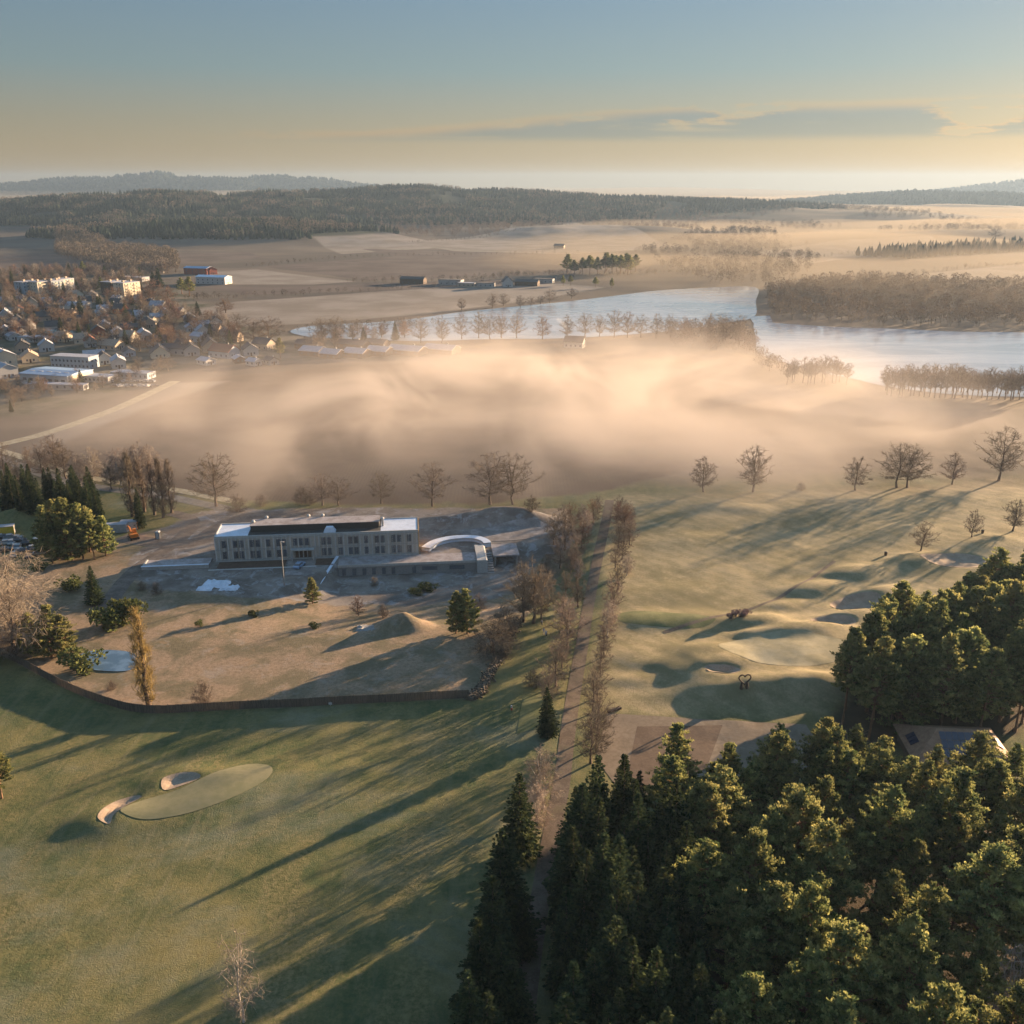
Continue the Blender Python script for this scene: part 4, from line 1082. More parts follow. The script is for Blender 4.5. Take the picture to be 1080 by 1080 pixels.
bare_mass('woodland', bare_later[0], bare_later[1], 13, 19, M['farbare'], 31, 50)
x, y = px_scatter([(806, 306), (850, 300), (920, 296), (1010, 300), (1110, 304), (1110, 346), (1000, 346), (900, 343), (815, 337)], 8.5, 21)
bare_mass('woodland', x, y, 7, 14, M['farbare_hazed'], 1)
x, y = px_scatter([(670, 266), (730, 250), (800, 246), (870, 262), (860, 286), (806, 302), (750, 300), (700, 284)], 15, 22)
k = fbm(x, y, 120, 5, 3) > -.03
bare_mass('woodland', x[k], y[k], 8, 15, M['farbare'], 2)
x, y = px_scatter([(760, 236), (900, 230), (1080, 240), (1080, 252), (960, 248), (860, 246), (780, 246)], 22, 23)
k = fbm(x, y, 160, 9, 3) > .0
bare_mass('woodland', x[k], y[k], 9, 17, M['farbare'], 3)
x, y = px_scatter([(60, 248), (120, 262), (185, 268), (190, 288), (150, 290), (112, 284), (60, 270)], 9, 24)
bare_mass('woodland', x, y, 9, 17, M['farbare'], 4)
x, y = px_scatter([(380, 240), (470, 236), (640, 232), (760, 236), (720, 248), (600, 241), (520, 252), (430, 254)], 18, 25)
bare_mass('woodland', x, y, 8, 14, M['farbare'], 5)
x, y = px_scatter([(700, 350), (730, 345), (770, 348), (796, 358), (798, 378), (760, 372), (710, 366)], 6.5, 26)
bare_mass('thicket', x, y, 5, 10, M['farbare'], 6)
x, y = px_scatter([(800, 374), (826, 384), (832, 396), (815, 396), (796, 386)], 6, 27)
bare_mass('thicket', x, y, 4, 9, M['farbare'], 7)
# hedges and scrub lines between the fields
hx, hy = [], []
for L_ in ([(190, 316), (260, 314), (420, 306), (600, 297)], [(270, 282), (380, 272), (600, 268)], [(430, 258), (520, 252), (600, 246)], [(640, 292), (720, 288), (800, 292)], [(480, 300), (540, 292), (600, 290)], [(800, 282), (900, 268), (1000, 262)], [(380, 298), (470, 296), (560, 290)], [(880, 300), (1000, 286), (1080, 280)], [(330, 350), (400, 346), (440, 344)]):
    P = smooth_poly(pts(*L_), 12, False); hx.append(P[:, 0] + rng.normal(size=len(P)) * 4); hy.append(P[:, 1] + rng.normal(size=len(P)) * 5)
hx, hy = np.concatenate(hx), np.concatenate(hy)
bare_mass('hedgerow', np.concatenate([hx, hx + 7, hx - 9]), np.concatenate([hy, hy + 5, hy + 3]), 3, 7, M['farbare'], 8, 60)

# ------------------------------------------------------------------ lake shore and village trees (each one its own)
far = dict(parts=False)
SH = [(444, 362, 334), (466, 362, 332), (487, 358, 331), (505, 357, 327), (517, 358, 331), (529, 357, 330), (545, 357, 329), (572, 358, 331), (598, 357, 332), (617, 356, 329), (632, 355, 331), (648, 356, 326), (662, 356, 328), (676, 356, 331), (692, 357, 330), (707, 357, 331), (722, 358, 333), (746, 360, 330), (762, 360, 329), (780, 362, 331)]
for k, (px, py, tp) in enumerate(SH):
    l = {0: 'lone dark bare tree beside the last terraced roofs by the lake', 1: 'bare tree leaning over the lake shore right of the lone dark tree', 7: 'single conical bare tree on the near lake shore', 6: 'broad round bare tree on the near lake shore'}.get(k, 'bare tree in the row on the near shore of the long lake')
    tree_at((OAKS + ROUNDS + REDS)[(k * 5) % 9], 'lime_tree', px, py, hpx(py, tp), l, 'trees on the near lake shore', wide=1.1, **far)
for k, (px, py, tp) in enumerate([(487, 327, 314), (519, 325, 309), (531, 323, 309), (549, 324, 311), (560, 323, 312), (570, 321, 311), (580, 320, 305), (603, 315, 303)]):
    tree_at((ROUNDS + OAKS)[k % 8], 'lime_tree', px, py, hpx(py, tp), 'leftmost lone round tree on the far lake shore' if k == 0 else 'small round bare tree on the far shore of the long lake', 'trees on the far lake shore', wide=1.5, **far)
for k in range(13):
    px = 829 + 63 * k / 12 + r2.uniform(-2, 2)
    tree_at(ALDERS[k % 3], 'alder_tree', px, 405 + r2.uniform(-2, 1), r2.uniform(11, 14.5), 'slim bare alder in the short dark clump on the right lake shore', 'alders of the short lake clump', wide=1.3, **far)
for k in range(58):
    px = 936 + 156 * (k // 2) / 28 + r2.uniform(-2, 2); py = 411 + (6 if k % 2 else 0) + (px - 936) * .035 + r2.uniform(-1, 1)
    tree_at(ALDERS[k % 3], 'alder_tree', px, py, r2.uniform(11, 15), 'slim bare alder in the long shoreline belt at the right lake', 'alders of the long lake belt', wide=1.25, **far)
for k in range(16):
    px, py = [(598 + 8 * (k % 9), 290 + r2.uniform(-2, 1)) if k < 9 else (640 + 5 * (k - 9), 288 + r2.uniform(-2, 1))][0]
    tree_at(PINES[k % 8], 'pine_tree', px, py, r2.uniform(17, 23), 'dark pine in the compact copse behind the long lake', 'pine copse behind the lake', wide=1.7, **far)
for k, (px, py) in enumerate([(594, 301), (602, 301), (645, 304), (628, 303)]):
    tree_at((PINES + ROUNDS)[k * 2], 'pine_tree' if k < 4 else 'lime_tree', px, py, 10, ['dark round tree left of the pine copse by the lake', 'second dark round tree left of the pine copse by the lake', 'dark low tree right below the pine copse', 'dark low tree directly below the pine copse'][k], wide=1.6, **far)
tree_at(OAKS[1], 'oak_tree', 1050, 248, 24, 'solitary large round tree in the hazy fields at the upper right', wide=1.5, **far)
VT = [(172, 268 + 20, 17, 'F', 2.2, 'large frosty round tree at the top edge of the village'), (158, 289, 15, 'F', 2, 'frosty round tree left of the largest one at the village edge'), (162, 315, 18, 'R', 2.3, 'big reddish bare tree between the apartment block and the fields'), (178, 318, 14, 'R', 2, 'reddish bare tree on the right edge of the village'),
      (268, 363, 17, 'O', 1.5, 'broad brown round tree group, left crown, beside the lake arm'), (284, 362, 18, 'O', 1.5, 'broad brown round tree group, right crown, beside the lake arm'), (340, 358, 15, 'O', 1.2, 'bare tree at the lake arm right of the gap of water'), (355, 358, 16, 'O', 1.2, 'large bare tree in the middle of the lake arm row'), (372, 360, 14, 'O', 1.2, 'golden-lit bare tree at the end of the lake arm row'),
      (296, 378, 12, 'P', 1.8, 'dark conifer mass among the gardens at the end of the village'), (85, 333, 16, 'S', 1.4, 'dark pointed spruce in the middle of the village'), (168, 303, 19, 'S', 1.5, 'dark spruce right of the apartment blocks'), (162, 303, 16, 'S', 1.5, 'second dark spruce right of the apartment blocks'), (200, 312, 17, 'P', 1.9, 'dark conifer clump on the village edge by the plough field'), (192, 310, 15, 'P', 1.9, 'dark conifer just left of the village-edge clump'), (66, 358, 15, 'S', 1.4, 'dark conical spruce above the white hall'), (108, 308, 14, 'P', 1.5, 'dark pine left of the right apartment block'), (14, 304, 17, 'S', 1.4, 'dark spruce at the far left of the apartment blocks'), (88, 288, 13, 'P', 1.8, 'dark conifer behind the apartment blocks'), (238, 330, 12, 'R', 1.8, 'reddish low round tree at the corner of the pale field')]
for px, py, h, kd, w_, l in VT:
    p = {'F': FROSTS[0], 'R': REDS[0], 'O': OAKS[int(px) % 4], 'P': PINES[int(px) % 8], 'S': SPRUCES[int(px) % 5]}[kd]
    tree_at(p, {'F': 'birch_tree', 'R': 'beech_tree', 'O': 'oak_tree', 'P': 'pine_tree', 'S': 'spruce_tree'}[kd], px, py, h, l, wide=w_, **far)
vt_poly = [pts((-30, 312), (60, 316), (150, 312), (200, 330), (250, 345), (262, 372), (200, 378), (150, 372), (100, 368), (-30, 362)), pts((-30, 300), (20, 288), (120, 285), (150, 290), (150, 310), (60, 312), (-30, 312)), pts((0, 408), (60, 404), (130, 398), (165, 384), (180, 392), (150, 402), (100, 412), (40, 424), (0, 440)), pts((300, 366), (360, 352), (400, 352), (440, 352), (440, 360), (380, 362), (330, 372))]
cnt = 0
for vi, P in enumerate(vt_poly):
    for x, y in scatter(P, (15.5, 15, 11, 14)[vi], 60 + vi, .45):
        kd = rnd.random(); cnt += 1
        p, kn = rnd.choice([(FROSTS[0], 'birch_tree')] + [(r_, 'lime_tree') for r_ in ROUNDS] + [(REDS[0], 'beech_tree')] * 2 + [(r_, 'oak_tree') for r_ in OAKS]) if kd < .86 else (rnd.choice(SPRUCES), 'spruce_tree')
        nm, lb = (('lime_tree', 'bare tree among the village houses at the left') if vi < 2 else ('lime_tree', 'bare tree beside the road in front of the white hall' if vi == 2 else 'bare tree along the lake arm behind the terraced roofs')) if kd < .86 else ('spruce_tree', 'dark conifer among the gardens of the village')
        plant(p, kn, x, y, rnd.uniform(7, 13.5) if vi != 2 else rnd.uniform(5, 9), lb, 'village trees' if kd < .86 else 'village conifers', wide=rnd.uniform(1.1, 1.7), parts=False)

# ------------------------------------------------------------------ building materials
def plain(name, c, rough=.6, metal=0.0, spec=.4, k=.8, scale=2.0, bd=.01): return mottled(name, tuple(v * k for v in c), c, scale, rough, bd, spec, metal=metal)
M['conc'] = plain('pale_concrete', (.42, .41, .39), .85)
M['concd'] = plain('grey_concrete', (.27, .26, .25), .9)
M['slat'] = mottled('weathered_timber', (.42, .41, .40), (.60, .59, .57), 1.2, .85, .02, stretch=(3, 3, .2))
M['sun_tint'] = mottled('sun_tinted_boards', (.34, .22, .10), (.50, .34, .17), 1.2, .8, .02, stretch=(3, 3, .2))  # warm sunlight on the gable end put into the board colour
M['membrane'] = plain('white_roof_membrane', (.62, .68, .78), .45, scale=.4)
M['roofdark'] = plain('dark_roofing', (.06, .055, .05), .8)
M['terr'] = mottled('frosty_terrace', (.22, .19, .18), (.36, .33, .33), .5, .85)
M['glass'] = plain('window_glass', (.11, .12, .14), .12, spec=.6)
M['white'] = plain('white_render', (.47, .46, .45), .75)
M['cream'] = plain('cream_render', (.56, .49, .38), .75)
M['tanw'] = plain('tan_render', (.42, .33, .25), .8)
M['greyw'] = plain('grey_render', (.34, .34, .34), .8)
M['bluew'] = plain('blue_grey_render', (.30, .36, .42), .8)
M['redw'] = plain('red_timber', (.28, .08, .05), .85)
M['browntim'] = plain('brown_timber', (.10, .065, .045), .85)
M['tile_red'] = plain('red_roof_tiles', (.26, .10, .06), .85, scale=1.0)
M['tile_dark'] = plain('dark_roof_tiles', (.07, .065, .065), .8, scale=1.0)
M['tile_frost'] = plain('frosted_roof', (.36, .37, .41), .7, scale=.5)
M['tile_tan'] = plain('tan_roof', (.36, .27, .20), .8, scale=1.0)
M['teal'] = plain('teal_sheet_roof', (.20, .36, .36), .6)
M['steelblue'] = plain('blue_steel_roof', (.24, .36, .52), .5)
M['black'] = plain('black_rubber', (.02, .02, .02), .8)
M['metal'] = plain('grey_metal', (.38, .38, .38), .45, metal=.6)
M['orange'] = plain('orange_paint', (.62, .20, .03), .45)
M['yellow'] = plain('yellow_paint', (.58, .42, .04), .5)
M['fence'] = mottled('brown_fence_boards', (.075, .058, .045), (.15, .115, .09), 1.5, .9, .02, stretch=(4, 4, .3))
M['stone'] = mottled('hedge_stone', (.085, .07, .05), (.17, .135, .10), .9, .95, .15)
M['solar'] = plain('solar_cells', (.03, .035, .06), .2, spec=.6)
M['roofbrown'] = mottled('brown_hut_roof', (.20, .115, .07), (.30, .18, .115), 1.5, .85, .02)
M['red'] = plain('red_paint', (.55, .06, .04), .5)
M['blue'] = plain('blue_cloth', (.25, .36, .60), .8)
M['skin'] = plain('skin', (.52, .34, .26), .6)
M['darkcloth'] = plain('dark_cloth', (.04, .045, .06), .9)
M['gorse'] = foliage('purple_heather', (.14, .10, .11), (.26, .19, .20), .2, 1.5)

# ------------------------------------------------------------------ the school under construction
M['facade'] = plain('facade_panels', (.52, .48, .42), .85)
bt = thing('school_building', 'long two-storey concrete school building with ribbed timber front and white roof ends', 'building', (-82.4, 245.0, 0), .1033)
BL, BD, BH = 56.2, 11.0, 7.0
MB().box(0, BL, 0, BD, -.3, BH).build('wall', M['facade'], bt)
w_ = MB()
for i in range(50): w_.box(.1 + i * (BL - .5) / 49.2, .1 + i * (BL - .5) / 49.2 + .3, -.36, -.003, .5, BH - .1)
w_.build('pilaster_ribs', M['slat'], bt)
MB().box(-.05, BL + .05, -.42, -.363, 3.4, 3.58).box(-.05, BL + .05, -.42, -.363, BH - .32, BH - .05).box(-.02, BL + .02, -.4, -.002, -.2, .45).build('string_course', M['conc'], bt)
gm = MB().box(BL + .003, BL + .12, -.25, BD + .1, -.1, BH + .25)
for i in range(24): gm.box(BL + .123, BL + .2, -.2 + i * .47, -.05 + i * .47, 0, BH + .2)
gm.build('gable_cladding', M['sun_tint'], bt)
wn = MB().box(-.5, .5, -.06, .06, 0, 1.95).mesh('window_pane', M['glass'])
wf = MB().box(-.62, -.503, -.1, .08, -.1, 2.05).box(.503, .62, -.1, .08, -.1, 2.05).box(-.5, .5, -.1, .08, -.1, -.003).box(-.5, .5, -.1, .08, 1.953, 2.05).mesh('window_frame', M['concd'])
for row in (.95, 4.15):
    for i, xx in enumerate([2.6, 5.6, 7.2, 10.2, 11.8, 14.6, 17.4, 19.0, 29.8, 31.4, 34.4, 37.2, 38.8, 41.6, 44.6, 46.2, 49.2, 50.8, 53.6]):
        o_ = obj('window', wf, bt, (xx, -.3, row)); obj('pane', wn, o_)
for xx in (22.0, 23.6, 25.2): o_ = obj('window', wf, bt, (xx, -.3, 4.15)); obj('pane', wn, o_)
MB().box(20.8, 27.2, -1.9, -.33, 3.0, 3.3).box(20.9, 21.2, -1.85, -1.55, 0, 2.997).box(26.8, 27.1, -1.85, -1.55, 0, 2.997).build('entrance_canopy', M['conc'], bt)
dr = MB().box(21.6, 26.4, -.36, -.325, .02, 2.8).build('door', M['browntim'], bt)
MB().box(23.9, 24.0, -.42, -.363, .9, 1.6).build('handle', M['metal'], dr)
for xa, xb in ((.303, 9), (BL - 10.5, BL - .3)): MB().box(xa, xb, .303, BD - .303, BH + .003, BH + .14).build('roof_membrane', M['membrane'], bt)
MB().box(9.01, BL - 10.51, .3, BD - .3, BH + .003, BH + .12).build('roof_deck', M['roofdark'], bt)
MB().box(0, BL, 0, .3, BH + .003, BH + .35).box(0, BL, BD - .3, BD, BH + .003, BH + .35).box(0, .3, .303, BD - .303, BH + .003, BH + .35).build('parapet', M['conc'], bt)
cl = MB().box(9.5, BL - 11, 3.6, 8.8, BH + .125, BH + 1.9).build('clerestory', M['roofdark'], bt)
MB().box(9.3, BL - 10.8, 3.4, 9.0, BH + 1.903, BH + 2.05).build('clerestory_roof', M['terr'], cl)
for xx, yy in ((10, 6), (13.2, 9.4), (25, 9.6), (29, 9.6), (BL - 10, 5)):
    v_ = MB().box(xx - .3, xx + .3, yy - .3, yy + .3, BH + .14, BH + 2.2).build('roof_vent', M['metal'], bt)
    MB().lathe([(.5, 0), (.55, .15), (.35, .5), (.05, .6)], 10, (xx, yy, BH + 2.203)).build('cowl', M['white'], v_)
MB().frustum(31.5, 2.0, BH + .125, BH + 1.5, 1.7, 1.2, .9, .7).build('tarpaulin_heap', M['membrane'], bt)

wg = thing('school_wing', 'low single-storey wing with flat frosty terrace roof below the school building', 'building', (-82.4, 245.0, 0), .1033)
MB().box(34, 72.2, -7, -.5, -3.4, -.15).build('wall', M['concd'], wg)
MB().box(33.9, 72.2, -7.15, -.4, -.147, .12).build('roof', M['terr'], wg)
MB().box(33.9, 72.2, -7.3, -7.153, -.3, .45).build('parapet', M['conc'], wg)
for i, f in enumerate((.02, .095, .17, .24, .315, .385, .54)):
    o_ = obj('window', wf, wg, (34.8 + f * 37, -7.06, -2.75)); obj('pane', wn, o_)
wn2 = MB().box(-2.1, 2.1, -.06, .06, 0, 1.2).mesh('window_pane', M['glass']); wf2 = MB().box(-2.25, 2.25, -.1, .0, -.12, -.003).box(-2.25, 2.25, -.1, .0, 1.203, 1.3).box(-2.25, -2.103, -.1, 0, -.0, 1.2).box(2.103, 2.25, -.1, 0, 0, 1.2).mesh('window_frame', M['concd'])
for f in (.66, .86): o_ = obj('window', wf2, wg, (34 + f * 38, -7.06, -2.1)); obj('pane', wn2, o_)

t = thing('stair_ramp', 'pale concrete stair wall running down beside the low school wing', 'ramp', (-82.4, 245.0, 0), .1033)
MB().prism([(72.25, -3.4), (75.2, -3.4), (75.2, .5), (74.8, .8), (72.25, .8)], -8.5, 3.5).build('side_wall', M['conc'], t)
st_ = MB()
for i in range(9): st_.box(75.203, 77.0, -9 + i * .9, -8.1 + i * .9, -3.4, -2.9 + i * .36)
st_.build('steps', M['concd'], t)
t = thing('concrete_slab', 'small flat concrete roof slab right of the stair wall', 'slab', (-82.4, 245.0, 0), .1033)
MB().box(77.1, 84.5, -4.5, 4.5, .0, .45).build('deck', M['terr'], t)
MB().box(77.4, 77.9, -4, -3.5, -3.4, -.003).box(83.6, 84.1, -4, -3.5, -3.4, -.003).box(77.4, 84.1, 3.5, 4, -3.4, -.003).build('support', M['concd'], t)
t = thing('retaining_wall', 'low grey-blue concrete terrace wall left of the school building', 'wall', (-82.4, 245.0, 0), .1033)
MB().box(-19, -1.2, -4.4, -4.0, -.4, 1.0).box(-19, -18.6, -3.997, 1.2, -.4, 1.0).build('wall', M['conc'], t)
MB().box(-19.1, -1.2, -4.55, -3.9, 1.003, 1.12).build('coping', M['membrane'], t)
MB().box(-18.59, -1.2, -3.9, 1.2, -.3, .75).build('deck', M['terr'], t)
t = thing('ramp_wall', 'sloping pale concrete wall left of the low school wing windows', 'wall', (-82.4, 245.0, 0), .1033)
MB().add([(33.7, -1, -3.4), (33.7, -1, .6), (29.0, -17, -2.2), (29.0, -17, -3.4), (33.2, -1, -3.4), (33.2, -1, .6), (28.5, -17, -2.2), (28.5, -17, -3.4)], [(0, 1, 2, 3), (7, 6, 5, 4), (1, 5, 6, 2), (0, 4, 5, 1), (2, 6, 7, 3), (0, 3, 7, 4)]).build('wall', M['conc'], t)
MB().add([(33.85, -.9, .603), (33.05, -.9, .603), (28.35, -17.1, -2.19), (29.15, -17.1, -2.19), (33.85, -.9, .72), (33.05, -.9, .72), (28.35, -17.1, -2.07), (29.15, -17.1, -2.07)], [(0, 1, 2, 3), (7, 6, 5, 4), (0, 4, 5, 1), (1, 5, 6, 2), (2, 6, 7, 3), (3, 7, 4, 0)]).build('coping', M['membrane'], t)
cur = smooth_poly(pts((449, 581), (458, 575), (472, 571), (488, 569.5), (502, 570), (511, 573), (514, 576)), 6, False)
A_ = strip(cur, 2.6, 2.2); n_ = len(A_); cm = MB().add([(a, b, -.3) for a, b in A_] + [(a, b, 1.1) for a, b in A_], [(i, (i + 1) % n_, (i + 1) % n_ + n_, i + n_) for i in range(n_)] + [(i + n_, i + 1 + n_, 2 * n_ - 2 - i, 2 * n_ - 1 - i) for i in range(n_ // 2 - 1)])
t = thing('curved_canopy', 'white curved membrane roof edge right of the school building', 'canopy')
cm.build('membrane', M['membrane'], t)
Bs = strip(cur, 3.0, 2.6); cm = MB().add([(a, b, .75) for a, b in Bs] + [(a, b, 1.0) for a, b in Bs], [(i, (i + 1) % n_, (i + 1) % n_ + n_, i + n_) for i in range(n_)]); cm.build('edge_trim', M['conc'], t)

def loc2(lx, ly):   # school frame to world
    c, s = math.cos(.1033), math.sin(.1033); return (-82.4 + lx * c - ly * s, 245 + lx * s + ly * c)
M['bed'] = gmat('planting_soil', (.085, .055, .04), (.12, .08, .06), .6)
M['pad'] = gmat('gravel_pad', (.17, .15, .14), (.25, .225, .21), .3, c3=(.36, .34, .34), sc3=.15)
for x0, x1 in ((1, 19.5), (27.6, 32.6)): sheet('planting_bed', [loc2(x0, -5.5), loc2(x1, -5.5), loc2(x1, -.8), loc2(x0, -.8)], M['bed'], .07, 3)
sheet('kerb_line', [loc2(-1, -6.6), loc2(28, -6.6), loc2(28, -5.8), loc2(-1, -5.8)], M['conc'], .08, 3)
sheet('entrance_pavement', [loc2(20, -12), loc2(27.2, -12), loc2(27.2, -.8), loc2(20, -.8)], M['pad'], .075, 3)
sheet('gravel_pad', smooth_poly(pts((488, 561), (520, 556), (560, 553), (584, 556), (580, 563), (552, 569), (515, 571), (495, 568)), 5), M['pad'], .07, 3)

for k, (px, py, sc_, l) in enumerate([(228, 616, 1.0, 'largest crumpled white plastic sheet on the ground in front of the school'), (216, 621, .6, 'small crumpled white plastic sheet left of the largest one'), (242, 620, .7, 'crumpled pale plastic sheet right of the largest one'), (388, 662, .8, 'pale grey rubble heap left of the mossy mound')]):
    x, y = at(px, py); r4 = np.random.default_rng(k); b_ = MB(); nx_, ny_ = 9, 6; vv = []
    for j in range(ny_):
        for i in range(nx_):
            e_ = min(i, nx_ - 1 - i, j, ny_ - 1 - j)
            vv.append((x + (i - 4 + r4.uniform(-.3, .3)) * .9 * sc_, y + (j - 2.5 + r4.uniform(-.3, .3)) * 1.0 * sc_, hz(x, y) + (-.15 if e_ == 0 else .12 + r4.uniform(0, .75) * sc_)))
    b_.add(vv, [(j * nx_ + i, j * nx_ + i + 1, (j + 1) * nx_ + i + 1, (j + 1) * nx_ + i) for j in range(ny_ - 1) for i in range(nx_ - 1)])
    nm_ = 'plastic_sheet' if k < 3 else 'rubble_heap'
    tag(b_.build(nm_, M['membrane'] if k < 3 else M['concd'], None, False), l, 'plastic sheet' if k < 3 else 'rubble heap')

# pole, containers, excavator, toilet
def simple(name, label, cat, px, py, rz=0, group=None):
    x, y = at(px, py); x, y = at(px, py, hz(x, y)); return thing(name, label, cat, (x, y, hz(x, y)), rz, group)
t = simple('lamp_post', 'tall pale pole standing in front of the school entrance', 'lamp post', 300, 619)
MB().tube([(0, 0, -.3), (0, 0, 12.5)], [.17, .10], 8).build('pole', M['metal'], t); MB().lathe([(.25, 0), (.25, .12), (.12, .16)], 10, (0, 0, -.02)).build('base_plate', M['metal'], t)
MB().box(-.1, .9, -.12, .12, 12.4, 12.55).build('lamp_head', M['white'], t)
def container(px, py, rz, col, label, L=6.0, door='metal'):
    t = simple('site_container', label, 'container', px, py, rz)
    b = MB().box(-L / 2, L / 2, -1.22, 1.22, .15, 2.6)
    for i in range(int(L / .4)): b.box(-L / 2 + .1 + i * .4, -L / 2 + .28 + i * .4, -1.26, -1.223, .3, 2.45)
    b.build('body', M[col], t); MB().box(-L / 2 - .05, L / 2 + .05, -1.3, 1.3, 2.603, 2.72).build('roof', M['tile_frost'], t)
    MB().box(L / 2 + .003, L / 2 + .06, -1.1, 1.1, .25, 2.5).build('door', M[door], t); MB().box(-L / 2, L / 2, -1.1, 1.1, -.1, .147).build('base_frame', M['black'], t)
container(124, 561, .15, 'bluew', 'blue-grey site container with frosty roof behind the orange excavator')
container(137, 558, .1, 'white', 'white site container beside the blue-grey one', 5, 'orange')
container(4, 560, .3, 'yellow', 'yellow container at the left edge behind the parked cars')
t = simple('portable_toilet', 'dark portable toilet with white roof by the site road', 'toilet cabin', 167, 568)
MB().box(-.6, .6, -.6, .6, .05, 2.1).build('cabin', M['darkcloth'], t); MB().frustum(0, 0, 2.103, 2.4, .66, .66, .4, .4).build('roof', M['white'], t); MB().box(-.45, .45, -.64, -.603, .15, 1.95).build('door', M['bluew'], t)
t = simple('excavator', 'orange excavator beside the site containers', 'excavator', 141, 568, 2.2); t.scale = (.8, .8, .8)
for s in (-1, 1):
    k_ = MB().prism([(-1.9, .1), (1.9, .1), (2.2, .5), (1.9, .9), (-1.9, .9), (-2.2, .5)], s * 1.35 - .3, s * 1.35 + .3).build('track', M['black'], t)
    for i in range(4): MB().tube([(-1.4 + i * .93, s * 1.35 - .34, .5), (-1.4 + i * .93, s * 1.35 + .34, .5)], .3, 10).build('roller', M['metal'], k_)
MB().box(-2.2, 1.4, -1.35, 1.35, 1.05, 2.1).box(-2.5, -1.3, -1.2, 1.2, 2.103, 2.5).build('house', M['orange'], t)
cb = MB().prism([(-.2, 2.103), (1.35, 2.103), (1.5, 2.7), (1.2, 3.6), (-.2, 3.6)], -1.3, -.2).build('cab', M['orange'], t)
MB().prism([(0, 2.5), (1.3, 2.5), (1.25, 2.8), (1.1, 3.4), (0, 3.4)], -1.32, -1.303).build('cab_glass', M['glass'], cb)
MB().tube([(1.2, .4, 1.8), (2.6, .4, 3.6), (4.4, .4, 3.7)], [.35, .38, .25], 6).build('boom', M['orange'], t)
MB().tube([(4.3, .4, 3.8), (5.7, .4, 2.4)], [.28, .18], 6).build('arm', M['orange'], t)
MB().prism([(5.4, 2.5), (6.0, 2.5), (6.3, 1.5), (5.6, 1.1), (5.0, 1.5), (5.3, 1.7)], -.1, .9).build('bucket', M['metal'], t)

def make_car(label, paint, px, py, rz, group):
    t = simple('parked_car', label, 'car', px, py, rz, group)
    b = MB()
    P0 = [(-2.1, .35), (2.1, .35), (2.15, .65), (2.0, .85), (1.0, .95), (-1.9, .98), (-2.15, .8)]
    b.prism(P0, -.85, .85).build('body', M[paint], t)
    g = MB(); g.add([(-1.75, -.78, .983), (.95, -.78, .983), (.95, .78, .983), (-1.75, .78, .983), (-1.25, -.62, 1.45), (.25, -.62, 1.45), (.25, .62, 1.45), (-1.25, .62, 1.45)], [(0, 3, 2, 1), (4, 5, 6, 7), (0, 1, 5, 4), (1, 2, 6, 5), (2, 3, 7, 6), (3, 0, 4, 7)]).build('cabin_glass', M['glass'], t)
    MB().box(-1.25, .25, -.62, .62, 1.453, 1.5).build('roof', M[paint], t)
    for sx in (-1.3, 1.35):
        for sy in (-.8, .8):
            w1 = MB().tube([(sx, sy - .11, .32), (sx, sy + .11, .32)], .32, 14).build('wheel', M['black'], t)
            MB().tube([(sx, sy - .12, .32), (sx, sy + .12, .32)], .17, 8).build('rim', M['metal'], w1)
    for sy in (-.6, .6): MB().box(2.1, 2.17, sy - .2, sy + .2, .62, .78).build('headlight', M['white'], t)
    return t
M['carpaint'] = plain('silver_paint', (.45, .46, .48), .3, .5); M['carblue'] = plain('pale_blue_paint', (.30, .42, .60), .3, .3); M['cardark'] = plain('dark_paint', (.05, .05, .06), .3, .2)
car0 = make_car('pale blue car parked in front of the school entrance', 'carblue', 316, 598, 1.3, None)
cs = make_car('silver car in the crowded car yard below the yellow container', 'carpaint', 12, 568, .4, 'cars of the left yard')
cd = make_car('dark car in the crowded car yard below the yellow container', 'cardark', 20, 572, .4, 'dark cars of the left yard')
cw = make_car('white car in the crowded car yard below the yellow container', 'white', 8, 574, .4, 'white cars of the left yard')
for k in range(17):
    px, py = 2 + (k * 7.3) % 46, 566 + (k * 5.1) % 22 + 2
    x, y = at(px, py); s_ = (cs, cd, cw)[k % 3]
    dup(s_, (x, y, hz(x, y)), rnd.choice((.4, 1.97)) + rnd.uniform(-.1, .1))

